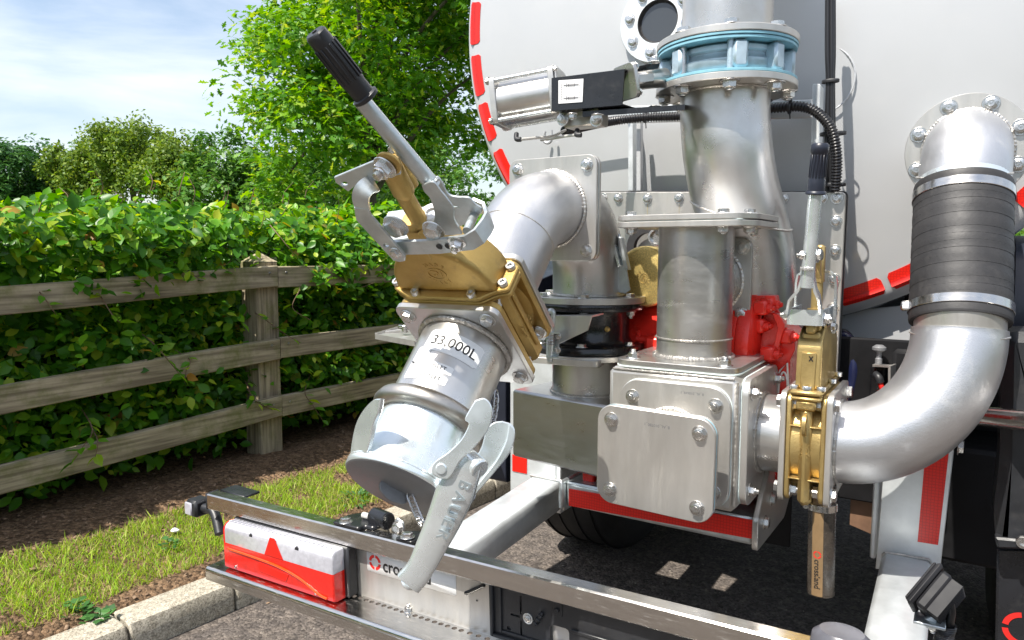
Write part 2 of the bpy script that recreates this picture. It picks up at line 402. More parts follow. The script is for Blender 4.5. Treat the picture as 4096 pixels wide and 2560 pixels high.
# ================================================================ setting: ground, kerb, verge
def leafmat(name, cols, tr=.35, rough=.38, spec=.4, tcol=None):
    m = bpy.data.materials.new(name); m.use_nodes = True; n = m.node_tree; b = n.nodes['Principled BSDF']; o = n.nodes['Material Output']
    g = n.nodes.new('ShaderNodeNewGeometry'); oi = n.nodes.new('ShaderNodeObjectInfo'); a = n.nodes.new('ShaderNodeMath'); a.operation = 'ADD'
    w = n.nodes.new('ShaderNodeMath'); w.operation = 'FRACT'
    n.links.new(g.outputs['Random Per Island'], a.inputs[0]); n.links.new(oi.outputs['Random'], a.inputs[1]); n.links.new(a.outputs[0], w.inputs[0])
    r = n.nodes.new('ShaderNodeValToRGB'); e = r.color_ramp.elements
    while len(e) < len(cols): e.new(.5)
    for i, (p, c) in enumerate(cols): e[i].position = p; e[i].color = (*c, 1)
    n.links.new(w.outputs[0], r.inputs[0]); n.links.new(r.outputs[0], b.inputs['Base Color'])
    b.inputs['Roughness'].default_value = rough; b.inputs['Specular IOR Level'].default_value = spec
    t = n.nodes.new('ShaderNodeBsdfTranslucent'); h = n.nodes.new('ShaderNodeHueSaturation'); h.inputs['Value'].default_value = 1.7; h.inputs['Hue'].default_value = .485; h.inputs['Saturation'].default_value = 1.1
    n.links.new(r.outputs[0], h.inputs['Color']); n.links.new(h.outputs[0], t.inputs[0])
    x = n.nodes.new('ShaderNodeMixShader'); x.inputs[0].default_value = tr
    n.links.new(b.outputs[0], x.inputs[1]); n.links.new(t.outputs[0], x.inputs[2]); n.links.new(x.outputs[0], o.inputs['Surface'])
    return m
LM_beech = leafmat('beech_leaf', [(0, (.034, .125, .010)), (.45, (.075, .24, .012)), (.8, (.18, .38, .018)), (.98, (.38, .47, .035)), (1, (.40, .20, .05))], .40, .38, .32)
LM_oak = leafmat('oak_leaf', [(0, (.045, .15, .012)), (.5, (.10, .26, .016)), (.85, (.19, .37, .024)), (1, (.38, .45, .06))], .38, .42, .3)
LM_dark = leafmat('maple_leaf', [(0, (.025, .08, .022)), (.6, (.045, .13, .03)), (1, (.09, .20, .045))], .25, .4, .4)
LM_olive = leafmat('willow_leaf', [(0, (.08, .15, .018)), (.6, (.14, .23, .03)), (1, (.24, .31, .05))], .3, .5, .3)
LM_mid = leafmat('bush_leaf', [(0, (.05, .13, .02)), (.6, (.08, .20, .03)), (1, (.15, .27, .05))], .3, .45, .3)
LM_grass = leafmat('grass_blade', [(0, (.15, .30, .016)), (.5, (.29, .46, .030)), (.85, (.44, .56, .075)), (1, (.55, .48, .22))], .35, .5, .3)
LM_weed = leafmat('weed_leaf', [(0, (.03, .10, .025)), (1, (.08, .20, .05))], .25, .4, .5)

def groundmat(name, c1, c2, c3, sc, bump, bd, rough=.9, pebble=0):
    m = bpy.data.materials.new(name); m.use_nodes = True; n = m.node_tree; b = n.nodes['Principled BSDF']; b.inputs['Roughness'].default_value = rough
    b.inputs['Specular IOR Level'].default_value = .25
    t = n.nodes.new('ShaderNodeTexCoord')
    def nz(s, d=8, r=.65):
        q = n.nodes.new('ShaderNodeTexNoise'); q.inputs['Scale'].default_value = s; q.inputs['Detail'].default_value = d; q.inputs['Roughness'].default_value = r; n.links.new(t.outputs['Object'], q.inputs['Vector']); return q
    A = nz(sc); B = nz(sc*14, 4, .7); r = n.nodes.new('ShaderNodeValToRGB'); e = r.color_ramp.elements; e[0].position = .3; e[0].color = (*c1, 1); e[1].position = .7; e[1].color = (*c2, 1)
    n.links.new(A.outputs[0], r.inputs[0])
    r2 = n.nodes.new('ShaderNodeValToRGB'); r2.color_ramp.elements[0].position = .45; r2.color_ramp.elements[1].position = .72
    n.links.new(B.outputs[0], r2.inputs[0]); x = n.nodes.new('ShaderNodeMix'); x.data_type = 'RGBA'; x.inputs[7].default_value = (*c3, 1)
    n.links.new(r2.outputs[0], x.inputs[0]); n.links.new(r.outputs[0], x.inputs[6]); col = x.outputs[2]; hgt = B.outputs[0]
    if pebble:
        v = n.nodes.new('ShaderNodeTexVoronoi'); v.inputs['Scale'].default_value = pebble; n.links.new(t.outputs['Object'], v.inputs['Vector'])
        mm = n.nodes.new('ShaderNodeMix'); mm.data_type = 'RGBA'; mm.blend_type = 'OVERLAY'; mm.inputs[0].default_value = .55
        bw = n.nodes.new('ShaderNodeRGBToBW'); n.links.new(v.outputs['Color'], bw.inputs[0]); n.links.new(col, mm.inputs[6]); n.links.new(bw.outputs[0], mm.inputs[7]); col = mm.outputs[2]
        ad = n.nodes.new('ShaderNodeMath'); ad.operation = 'SUBTRACT'; n.links.new(B.outputs[0], ad.inputs[0]); n.links.new(v.outputs['Distance'], ad.inputs[1]); hgt = ad.outputs[0]
    n.links.new(col, b.inputs['Base Color'])
    k = n.nodes.new('ShaderNodeBump'); k.inputs['Strength'].default_value = bump; k.inputs['Distance'].default_value = bd
    n.links.new(hgt, k.inputs['Height']); n.links.new(k.outputs[0], b.inputs['Normal']); return m
G_road = groundmat('worn_asphalt', (.068, .058, .051), (.112, .096, .085), (.185, .155, .13), 1.6, .7, .006, .85, 110)
G_soil = groundmat('dry_soil', (.095, .055, .030), (.20, .125, .072), (.30, .20, .12), 5, 1., .02, .95, 60)
G_kerb = groundmat('kerb_concrete', (.33, .30, .235), (.47, .43, .35), (.24, .21, .16), 3.5, .28, .002, .9, 260)
G_far = groundmat('meadow', (.06, .11, .025), (.10, .17, .035), (.16, .2, .06), 2, .6, .03)

KD = Vector((.10, .995, 0)).normalized(); KN = Vector((-KD.y, KD.x, 0)); K0 = Vector((-2.165, 1.58, 0))
FD = Vector((.056, .998, 0)).normalized(); FN = Vector((-FD.y, FD.x, 0)); F0_ = Vector((-3.15, 2.46, 0))+FD*.05
def sheet(x0, x1, y0, y1, z, nx=2, ny=2, h=0):
    v = []; f = []
    for j in range(ny+1):
        for i in range(nx+1): v.append((x0+(x1-x0)*i/nx, y0+(y1-y0)*j/ny, z))
    for j in range(ny):
        for i in range(nx): a = j*(nx+1)+i; f.append((a, a+1, a+nx+2, a+nx+1))
    return v, f
struct('road', sheet(-4, 400, -400, 400, 0, 4, 4), G_road, angle=None)
struct('meadow', sheet(-600, -3.9, -500, 600, .12, 3, 3), G_far, angle=None)
# verge: rises gently from the kerb to the fence
from mathutils import noise as mn
def verge_z(s, t):
    return .088+.11*min(1, max(0, (t-.12)/.9))**1.0+.016*mn.noise((s*2.1, t*3, 3))+.010*mn.noise((s*9, t*9, 5))
def vpos(s, t, dz=0):
    p = K0+KD*s+KN*t; return (p.x, p.y, verge_z(s, t)+dz)
ns, ntt = 260, 60; v = []; f = []
for i in range(ns+1):
    s = -3.2+17*(i/ns)**1.25
    for j in range(ntt+1): v.append(vpos(s, .115+2.3*j/ntt))
for i in range(ns):
    for j in range(ntt): a = i*(ntt+1)+j; f.append((a, a+1, a+ntt+2, a+ntt+1)[::-1])
struct('verge_soil', (v, f), G_soil, angle=None)
# kerb of separate stones
kerb = link('kerb', None, T(K0), None); kerb['kind'] = 'structure'
prof = [(0, 0), (.0, .072), (.012, .098), (.03, .104), (.125, .104), (.125, 0)]
sl = .37; k0 = (1.55-1.58)
for i in range(-7, 30):
    s0 = k0+i*sl+.004; s1 = s0+sl-.008; dz = random.uniform(-.002, .002); dt = random.uniform(-.002, .002)
    v = []; f = []; rows = [(s0, .004), (s0+.006, 0), (s1-.006, 0), (s1, .004)]
    for s, e in rows:
        for (t, z) in prof:
            tt = t+(e if t < .06 else -e)+dt; p = K0+KD*s+KN*tt; v.append((p.x, p.y, max(0, z-(e if z > 0 else 0))+dz-(.0 if z else .02)))
    n = len(prof)
    for r in range(3):
        for q in range(n): w = (q+1) % n; f.append((r*n+q, r*n+w, (r+1)*n+w, (r+1)*n+q)[::-1])
    f.append(tuple(range(n))); f.append(tuple(3*n+q for q in range(n))[::-1])
    put('kerb_stone', (v, f), G_kerb, kerb, angle=30)

# ---------------------------------------------------------------- fast builder for masses of leaves
def mass(name, tmpl_v, tmpl_f, mats, pos, rot, scl, kind=None, parent=None):
    """pos (n,3), rot (n,3,3), scl (n,) -> one mesh of n copies of the template"""
    tv = np.array(tmpl_v); n = len(pos); k = len(tv)
    V = np.einsum('nij,kj->nki', rot, tv)*scl[:, None, None]+pos[:, None, :]; V = V.reshape(-1, 3)
    ls = np.concatenate([np.array(q) for q in tmpl_f]); lens = np.array([len(q) for q in tmpl_f])
    Lp = (ls[None, :]+(np.arange(n)*k)[:, None]).reshape(-1); st = np.concatenate([[0], np.cumsum(lens)[:-1]])
    ST = (st[None, :]+(np.arange(n)*len(ls))[:, None]).reshape(-1)
    me = bpy.data.meshes.new(name); me.vertices.add(len(V)); me.vertices.foreach_set('co', V.astype('f').ravel())
    me.loops.add(len(Lp)); me.loops.foreach_set('vertex_index', Lp.astype('i')); me.polygons.add(len(ST)); me.polygons.foreach_set('loop_start', ST.astype('i'))
    me.update(calc_edges=True); me.validate(); me.materials.append(mats)
    o = link(name, me, Matrix(), parent)
    if kind: o['kind'] = kind
    return o
def rots(nrm, spin):
    """rotation matrices whose z is nrm (n,3) and x spun by angle"""
    z = nrm/np.linalg.norm(nrm, axis=1, keepdims=True); a = np.where(np.abs(z[:, 2:3]) < .95, [[0, 0, 1.]], [[1., 0, 0]])
    x = np.cross(a, z); x /= np.linalg.norm(x, axis=1, keepdims=True); y = np.cross(z, x)
    c, s = np.cos(spin)[:, None], np.sin(spin)[:, None]; X = x*c+y*s; Y = np.cross(z, X); return np.stack([X, Y, z], 2)
BEECH_V = [(0, 0, 0), (.28, .27, .05), (.28, -.27, .05), (.6, .27, .06), (.6, -.27, .06), (1, 0, -.10), (.3, 0, -.02), (.62, 0, -.03)]
BEECH_F = [(0, 6, 1), (0, 2, 6), (6, 7, 3, 1), (6, 2, 4, 7), (7, 5, 3), (7, 4, 5)]
OAK_V = [(0, 0, 0), (.22, .12, .02), (.34, .08, 0), (.42, .28, .05), (.55, .13, .0), (.66, .30, .05), (.76, .13, .0), (1, .0, -.08), (.76, -.13, 0), (.66, -.30, .05), (.55, -.13, 0), (.42, -.28, .05), (.34, -.08, 0), (.22, -.12, .02)]
OAK_F = [(0, 1, 2, 12, 13)[::-1], (2, 3, 4, 10, 11, 12)[::-1], (4, 5, 6, 8, 9, 10)[::-1], (6, 7, 8)[::-1]]
QUAD_V = [(0, 0, 0), (.5, .3, .05), (.5, -.3, .05), (1, 0, -.05)]; QUAD_F = [(0, 2, 3, 1)]
def single_leaf(name, tv, tf, mt):
    me = bpy.data.meshes.new(name); me.from_pydata(tv, [], tf); me.materials.append(mt); me.update(); return me
def unit(n): q = RNG.normal(size=(n, 3)); return q/np.linalg.norm(q, axis=1, keepdims=True)

# ---------------------------------------------------------------- grass, chips, weeds on the verge
def mask(s, t): return mn.noise((s*2.6, t*4, 9))*.20
n = 130000; s_ = RNG.uniform(-1.2, 9, n)**1.0; t_ = RNG.uniform(.16, .88, n); keep = np.array([(.235+mask(a, 1)*.6 < b < .72+mask(a, 2)*.8) and (mn.noise((a*5, b*5, 1)) > -.42) and (a < 4 or random.random() < .5) for a, b in zip(s_, t_)])
s_, t_ = s_[keep], t_[keep]; pos = np.array([vpos(a, b, -.002) for a, b in zip(s_, t_)]); m = len(pos)
up = np.stack([RNG.normal(0, .42, m), RNG.normal(0, .42, m), np.ones(m)], 1)
BL_V = [(0, -.035, 0), (0, .035, 0), (.10, -.028, .55), (.10, .028, .55), (.42, 0, 1)]; BL_F = [(0, 1, 3, 2), (2, 3, 4)]
lng = RNG.uniform(.017, .043, m)*(1+.5*(RNG.random(m) > .93))
gr = mass('grass', BL_V, BL_F, LM_grass, pos, rots(up, RNG.uniform(0, 6.28, m)), lng, 'stuff')
chip = mat('bark_chip', (.11, .065, .038), 0, .9, .5, 30, col2=(.28, .19, .12))
n = 16000; s_ = RNG.uniform(-1.2, 8, n); t_ = np.where(RNG.random(n) < .85, RNG.uniform(.55, 1.7, n), RNG.uniform(.13, .28, n))
pos = np.array([vpos(a, b, .003) for a, b in zip(s_, t_)]); up = np.stack([RNG.normal(0, .35, n), RNG.normal(0, .35, n), np.ones(n)], 1)
CH_V = [(0, 0, 0), (1, -.1, 0), (1.1, .45, .05), (.1, .5, 0), (0.05, 0.05, .2), (.95, 0, .22), (1, .4, .2), (.15, .42, .2)]
CH_F = [(4, 5, 6, 7), (0, 1, 5, 4), (1, 2, 6, 5), (2, 3, 7, 6), (3, 0, 4, 7)]
mass('bark_chips', CH_V, CH_F, chip, pos, rots(up, RNG.uniform(0, 6.28, n)), RNG.gamma(1.6, .0035, n)+.002, 'stuff')
grit = mat('road_grit', (.10, .09, .085), 0, .85, .5, 30, col2=(.34, .30, .25))
n = 5000; gx = RNG.uniform(-2.15, .4, n); gy = RNG.uniform(.4, 3.4, n); pos = np.stack([gx, gy, np.full(n, .0005)], 1)
kk = gx > -2.14+.1*(gy-1.58)
up = np.stack([RNG.normal(0, .15, n), RNG.normal(0, .15, n), np.ones(n)], 1)
mass('road_grit', CH_V, CH_F, grit, pos[kk], rots(up, RNG.uniform(0, 6.28, n))[kk], (RNG.gamma(1.6, .0016, n)+.0012)[kk], 'stuff')
# leafy debris lying in the gutter
for (s, t, l, lab) in ((.16, -.035, .03, 'pale wood flake lying at the foot of the kerb by a joint'), (.06, -.05, .022, 'small orange brown scrap lying on the road beside the kerb joint')):
    p = K0+KD*s+KN*t; g = mv((CH_V, CH_F), T((p.x, p.y, .003)) @ RZ(random.uniform(60, 120)) @ SC(l, l*.6, l*.4))
    tag(put('wood_flake', g, chip, None, angle=None), lab, 'debris', 'scraps lying beside the kerb')
# low weeds
def weed(px, py, n, size, lab, spiky=False):
    c = at(px, py, Z=.13); th = thing('weed', lab, 'weed', (c.x, c.y, .10), 'weeds on the verge')
    for i in range(n):
        a = random.uniform(0, 2*PI); r = size*random.uniform(.1, 1); p = Vector((c.x+r*math.cos(a), c.y+r*math.sin(a), 0)); d = p-K0; p.z = verge_z(d.dot(KD), d.dot(KN))+random.uniform(.006, .028)
        M = T(p) @ RZ(math.degrees(a)+random.uniform(-50, 50)) @ RY(random.uniform(-40, 10)) @ SC(random.uniform(.8, 1.3)*(.045 if spiky else .026))
        link('leaf', ME_WEED2 if spiky else ME_WEED, M, th)
    pts = [(c.x, c.y, .10), (c.x+.004, c.y, .13)]
    put('stem', sweep(pts, .0015, 6), LM_weed, th)
ME_WEED = single_leaf('leaf', [(0, 0, 0), (.3, .35, .05), (.6, .45, .03), (.75, .2, .0), (1, .0, -.05), (.75, -.2, 0), (.6, -.45, .03), (.3, -.35, .05)], [(0, 7, 6, 5, 4, 3, 2, 1)], LM_weed)
ME_WEED2 = single_leaf('leaf', [(p[0], p[1]*.55, p[2]) for p in OAK_V], OAK_F, LM_weed)
weed(400, 2440, 26, .05, 'dark ivy leaved weed between the grass and the nearest kerb stones')
weed(310, 2420, 18, .04, 'small dark leaved weed left of the ivy leaved weed by the kerb')
weed(1420, 1990, 26, .06, 'spiky thistle rosette behind the kerb beside the coupling cap', True)
weed(680, 2190, 14, .04, 'broad leaved weed in the middle of the lit grass', False)
c = at(698, 2126, Z=.15)
petal = mat('white_petal', (.72, .74, .78), 0, .5)
tag(put('crumpled_tissue', join(mv(lathe([(0, 0), (.011, .001), (.014, .008), (.008, .013), (0, .012)], 9), T(c) @ RX(14)), mv(lathe([(0, 0), (.008, .002), (.009, .008), (0, .013)], 7), T(c+Vector((.012, .004, 0))))), petal), 'small crumpled white scrap lying on the grass', 'litter')

# ================================================================ fence
wood = bpy.data.materials.new('weathered_wood'); wood.use_nodes = True; _n = wood.node_tree; _b = _n.nodes['Principled BSDF']; _b.inputs['Roughness'].default_value = .85; _b.inputs['Specular IOR Level'].default_value = .2
def wood_nodes(nt_, b, zax=False):
    t = nt_.nodes.new('ShaderNodeTexCoord'); m1 = nt_.nodes.new('ShaderNodeMapping'); m1.inputs['Scale'].default_value = (1, 1, .12) if zax else (.7, 1, 12) if False else (1, .05, 1)
    if zax: m1.inputs['Scale'].default_value = (1, 1, .05)
    nt_.links.new(t.outputs['Object'], m1.inputs[0])
    a = nt_.nodes.new('ShaderNodeTexNoise'); a.inputs['Scale'].default_value = 60; a.inputs['Detail'].default_value = 6; nt_.links.new(m1.outputs[0], a.inputs[0])
    r = nt_.nodes.new('ShaderNodeValToRGB'); r.color_ramp.elements[0].position = .35; r.color_ramp.elements[0].color = (.19, .155, .105, 1); r.color_ramp.elements[1].position = .65; r.color_ramp.elements[1].color = (.46, .39, .27, 1)
    nt_.links.new(a.outputs[0], r.inputs[0])
    g = nt_.nodes.new('ShaderNodeTexNoise'); g.inputs['Scale'].default_value = 5; g.inputs['Detail'].default_value = 7; g.inputs['Roughness'].default_value = .7; nt_.links.new(t.outputs['Object'], g.inputs[0])
    gr_ = nt_.nodes.new('ShaderNodeValToRGB'); gr_.color_ramp.elements[0].position = .48; gr_.color_ramp.elements[1].position = .68; gr_.color_ramp.elements[1].color = (.8, .8, .8, 1)
    nt_.links.new(g.outputs[0], gr_.inputs[0]); x = nt_.nodes.new('ShaderNodeMix'); x.data_type = 'RGBA'; x.inputs[7].default_value = (.13, .15, .03, 1)
    nt_.links.new(gr_.outputs[0], x.inputs[0]); nt_.links.new(r.outputs[0], x.inputs[6]); nt_.links.new(x.outputs[2], b.inputs['Base Color'])
    k = nt_.nodes.new('ShaderNodeBump'); k.inputs['Strength'].default_value = .5; k.inputs['Distance'].default_value = .003; nt_.links.new(a.outputs[0], k.inputs['Height']); nt_.links.new(k.outputs[0], b.inputs['Normal'])
wood_nodes(_n, _b)
woodp = bpy.data.materials.new('weathered_post'); woodp.use_nodes = True; _b2 = woodp.node_tree.nodes['Principled BSDF']; _b2.inputs['Roughness'].default_value = .85; _b2.inputs['Specular IOR Level'].default_value = .2
wood_nodes(woodp.node_tree, _b2, True)
fence = thing('wooden_fence', 'weathered three rail timber fence standing in front of the hedge', 'fence', (F0_.x, F0_.y, .2))
FM = Matrix(((-FN.x, FD.x, 0, F0_.x), (-FN.y, FD.y, 0, F0_.y), (0, 0, 1, 0), (0, 0, 0, 1)))   # local: x towards the road, y along the fence
def wobbly(g, amt=.004, fr=2.0, seed=0):
    return [(x+amt*mn.noise((y*fr, z*3, seed)), y, z+amt*1.3*mn.noise((y*fr*.6, x*3, seed+7))) for x, y, z in g[0]], g[1]
def railgeo(y0, y1, zc0, zc1, h=.112, th=.042, x0=.012, seed=0):
    n = 14; v = []; f = []
    for i in range(n+1):
        y = y0+(y1-y0)*i/n; zc = zc0+(zc1-zc0)*i/n; c = .004
        for (a, b) in ((0, -h/2+c), (c, -h/2), (th-c, -h/2), (th, -h/2+c), (th, h/2-c), (th-c, h/2), (c, h/2), (0, h/2-c)): v.append((x0+a, y, zc+b))
    for i in range(n):
        for k in range(8): l = (k+1) % 8; f.append((i*8+k, i*8+l, (i+1)*8+l, (i+1)*8+k)[::-1])
    f.append(tuple(range(8))); f.append(tuple(n*8+k for k in range(8))[::-1])
    return wobbly((v, f), .007, 1.3, seed)
for k, y in enumerate((-1.8, 0, 1.8, 3.6, 5.4, 7.2)):
    w = .068
    g = box(-.13, .01, -w, w, .08, 1.24, .006)
    cap = ([(-.13, -w, 1.238), (.01, -w, 1.238), (.01, w, 1.238), (-.13, w, 1.238), (-.06, -.02, 1.282), (-.06, .02, 1.282)], [(0, 1, 4), (1, 2, 5, 4), (2, 3, 5), (3, 0, 4, 5)])
    put('post', mv(join(wobbly(g, .006, 2, k), cap), FM @ T((0, y, 0))), woodp, fence, angle=30)
for zi, (z, d) in enumerate(((1.16, 0), (.775, .0), (.453, .0))):
    for k, (a, b) in enumerate(((-3.6, .035), (.04, 3.6), (3.605, 7.2))):
        g = railgeo(a, b, z+random.uniform(-.006, .006)-(.17 if k == 0 else 0), z+random.uniform(-.006, .006), seed=zi*3+k)
        M = FM @ T((0, (a+b)/2, z)); put('rail', (mv(g, T((0, -(a+b)/2, -z)))), wood, fence, M=M, angle=30)
        for yy in (a+.05 if k else -1.8, b-.05):
            bolt(fence, (x_ := .055, yy, z+.02), (1, 0, 0), .005, ME_DBOLT, 'nail', M=FM)

# ================================================================ hedge
hedge = thing('beech_hedge', 'clipped green beech hedge growing behind the wooden fence', 'hedge', tuple(FM @ Vector((-.6, 1.5, .18))))
HN = 68000
def hedge_top(y): return 1.49+.09*mn.noise((y*1.3, 0, 4))+.10*mn.noise((y*3.3, 2, 4))+.06*mn.noise((y*11, 2, 9))+.012*y
def hedge_pts(n):
    y = RNG.uniform(-1.3, 1, n); y = -1.3+ (y+1.3)/2.3*9.6*RNG.random(n)**.25
    y = -2.3+10.6*RNG.random(n)**1.2
    part = RNG.random(n); face = part < .60
    top = np.array([hedge_top(a) for a in y])
    z = np.where(face, .25+(top-.25)*RNG.random(n)**.8, top-RNG.exponential(.05, n)+.02)
    bul = np.array([.055*mn.noise((a*2.2, b*2.6, 8))+.05*mn.noise((a*6, b*6, 2)) for a, b in zip(y, z)])
    x = np.where(face, -.13+bul+.22*np.clip((z-1.12)/.2, 0, 1)*np.clip((.5-y)/.8, .22, 1)-.16*np.clip((z-1.40)/.12, 0, 1)-RNG.exponential(.075, n)+RNG.random(n)*.05, -.15-RNG.random(n)*1.15)
    nx = np.where(face, .7, .15)+RNG.normal(0, .55, n); ny = RNG.normal(-.15, .6, n); nz_ = np.where(face, .7, .9)+RNG.normal(0, .45, n)
    return np.stack([x, y, z], 1), np.stack([nx, ny, nz_], 1)
pl, nl = hedge_pts(HN); R3 = np.array(FM.to_3x3()); O3 = np.array(FM.translation)
_k = ~((np.abs(pl[:, 1]) < .15) & (pl[:, 0] > -.17) & (pl[:, 2] > 1.05)); pl = pl[_k]; nl = nl[_k]; HN = len(pl)
pw = pl@R3.T+O3; nw = nl@R3.T; sc_ = .026+.060*RNG.random(HN)**.9
rr_ = rots(nw, RNG.uniform(0, 6.28, HN))
mass('foliage', BEECH_V, BEECH_F, LM_beech, pw, rr_, sc_, 'stuff', hedge)
# the 300 leaves that stand out most are single parts
LEAF1 = single_leaf('leaf', BEECH_V, BEECH_F, LM_beech)
def rot4(R, p, s): M = Matrix([list(map(float, r)) for r in R]).to_4x4(); M.translation = Vector([float(q) for q in p]); return M @ SC(float(s))
nleaf = 0
# sprigs reaching over the rails, with their own twigs and leaves
twigm = mat('twig_bark', (.16, .10, .06), 0, .8, .3, 40)
def sprig(path, k, parent, size=.058, spread=.9):
    global nleaf
    pts = smooth(path, 5); put('twig', sweep(pts, [.0032*(1-.6*i/len(pts)) for i in range(len(pts))], 6), twigm, parent)
    for i in range(k):
        t = (i+.6)/k; q = pts[min(len(pts)-1, int(t*len(pts)))]; d = (pts[min(len(pts)-1, int(t*len(pts))+1)]-pts[max(0, int(t*len(pts))-1)]).normalized()
        side = 1 if i % 2 else -1; az = math.degrees(math.atan2(d.y, d.x))+side*random.uniform(30, 75)
        M = T(q) @ RZ(az) @ RY(random.uniform(-5, 45)) @ RX(random.uniform(-30, 30)+side*10) @ SC(size*random.uniform(.75, 1.25))
        link('leaf', LEAF1, M, parent); nleaf += 1
def fp(px, py, xo):  # point on a vertical plane xo in front of the fence line
    o = FM @ Vector((xo, 0, 0)); n = Vector((-FN.x, -FN.y, 0)); r = sight(px, py); return VC+r*((o-VC).dot(n)/r.dot(n))
for path, k in (
    ([(330, 1060, -.1), (400, 1180, .05), (450, 1260, .10), (480, 1290, .1)], 7),
    ([(130, 1140, -.1), (160, 1170, .06), (205, 1230, .10), (225, 1260, .1)], 6),
    ([(590, 900, -.12), (640, 990, .0), (700, 1050, .05), (790, 1110, .08)], 9),
    ([(560, 1330, -.1), (620, 1380, .08), (680, 1450, .11), (720, 1500, .12)], 11),
    ([(700, 1400, -.1), (760, 1440, .08), (745, 1480, .11), (740, 1530, .12)], 6),
    ([(330, 1640, -.1), (370, 1720, .08), (330, 1790, .11), (290, 1850, .1)], 12),
    ([(360, 1700, -.1), (390, 1760, .07), (385, 1810, .09), (380, 1830, .1)], 5),
    ([(1180, 1090, -.1), (1200, 1150, .06), (1170, 1230, .08), (1240, 1280, .1)], 8),
    ([(1300, 1100, -.1), (1360, 1080, .06), (1420, 1150, .08), (1500, 1130, .1)], 10),
    ([(1000, 1240, -.1), (1050, 1270, .08), (1130, 1330, .10), (1200, 1370, .1)], 8),
    ([(860, 940, -.1), (910, 1000, .02), (925, 1040, .05), (870, 1080, .07)], 7),
    ([(1080, 900, -.1), (1130, 960, .02), (1180, 1020, .05), (1240, 1080, .07)], 9),
    ([(1240, 1500, -.1), (1220, 1570, .06), (1250, 1620, .08), (1290, 1680, .09)], 9),
    ([(980, 1520, -.1), (1010, 1590, .05), (1050, 1620, .07), (1090, 1640, .09)], 8)):
    sprig([fp(*p) for p in path], k, hedge)
# loose leafy clumps leaning over and between the rails
cl_ = []
for i in range(150):
    y = RNG.uniform(-1.0, 4.0)
    if abs(y) < .13: continue
    z0 = RNG.choice([1.20, 1.16, 1.24, .92, .62, .56, 1.10, 1.22, .85]); cl_.append((RNG.uniform(.0, .07) if z0 > 1.0 else RNG.uniform(-.06, .05), y, z0+RNG.normal(0, .035), RNG.uniform(.03, .085)))
for i in range(22):
    y = RNG.uniform(.2, 3.0); cl_.append((RNG.uniform(.02, .10), y, RNG.uniform(1.02, 1.30), RNG.uniform(.03, .08)))
cp_ = np.array(cl_); per_ = 16; ci_ = np.repeat(np.arange(len(cp_)), per_); q_ = RNG.normal(size=(len(ci_), 3))*cp_[ci_, 3:4]*np.array([.55, 1.2, .7])
pp_ = cp_[ci_, :3]+q_; nn_ = np.stack([RNG.normal(.6, .5, len(ci_)), RNG.normal(-.2, .6, len(ci_)), RNG.normal(.8, .45, len(ci_))], 1)
mass('overhanging_leaves', BEECH_V, BEECH_F, LM_beech, pp_@R3.T+O3, rots(nn_@R3.T, RNG.uniform(0, 6.28, len(ci_))), RNG.uniform(.04, .075, len(ci_)), 'stuff', hedge)
# upright shoots along the top
for px, py, h in ((150, 850, .10), (260, 800, .08), (400, 770, .12), (600, 750, .12), (610, 745, .08), (716, 760, .12), (770, 800, .15), (890, 790, .14), (540, 790, .06), (1000, 800, .1), (1130, 790, .12), (60, 880, .08), (480, 800, .07), (1220, 770, .1)):
    o = fp(px, py+20, -.25); sprig([o, o+Vector((.01, .01, h*.5)), o+Vector((random.uniform(-.05, .05), random.uniform(-.05, .05), h))], 5, hedge, .048)
d2 = ((pw-np.array([0, 0, 1.3]))**2).sum(1); outer = pl[:, 0] > -.13; idx = np.where(outer & (pl[:, 1] > -1.0) & (pl[:, 1] < 3.5))[0]; idx = idx[np.argsort(d2[idx])][:900]
idx = RNG.permutation(idx)[:max(0, 300-nleaf)]
for i in idx:
    link('leaf', LEAF1, rot4(rr_[i], pw[i]+R3[:, 0]*.012, sc_[i]*1.15), hedge)
for i in range(70):   # bare twig ends poking out of the clipped face and top
    y = RNG.uniform(-1.1, 3.2); top = RNG.random() < .5
    a = FM @ Vector((-.2 if top else -.16, y, RNG.uniform(1.38, 1.5) if top else RNG.uniform(.5, 1.35))); d = Vector((RNG.uniform(.0, .09), RNG.uniform(-.06, .06), RNG.uniform(.08, .2) if top else RNG.uniform(-.05, .09)))
    put('twig', sweep(smooth([a, a+d*.5+Vector((.01, .01, 0)), a+d], 3), [.0026-.0003*k for k in range(7)], 5), twigm, hedge)
# woody inside
for i in range(46):
    y = -1.2+i*.2+random.uniform(-.05, .05); p = [FM @ Vector((-.65+random.uniform(-.1, .1), y, .1)), FM @ Vector((-.5+random.uniform(-.2, .2), y+random.uniform(-.1, .1), .7)), FM @ Vector((-.35+random.uniform(-.4, .15), y+random.uniform(-.25, .25), 1.35))]
    put('stem', sweep(smooth(p, 3), [.014, .013, .012, .010, .008, .006, .005], 6), twigm, hedge)
core = mat('hedge_core_shade', (.018, .04, .010), 0, .8, .5, 30, bump=1., bs=50, bdist=.02)  # solid core box; shade deep in the hedge is put into its colour
put('dark_core', mv(box(-1.1, -.36, -2.3, 8.2, .12, 1.30, .1), FM), core, hedge)['kind'] = 'stuff'

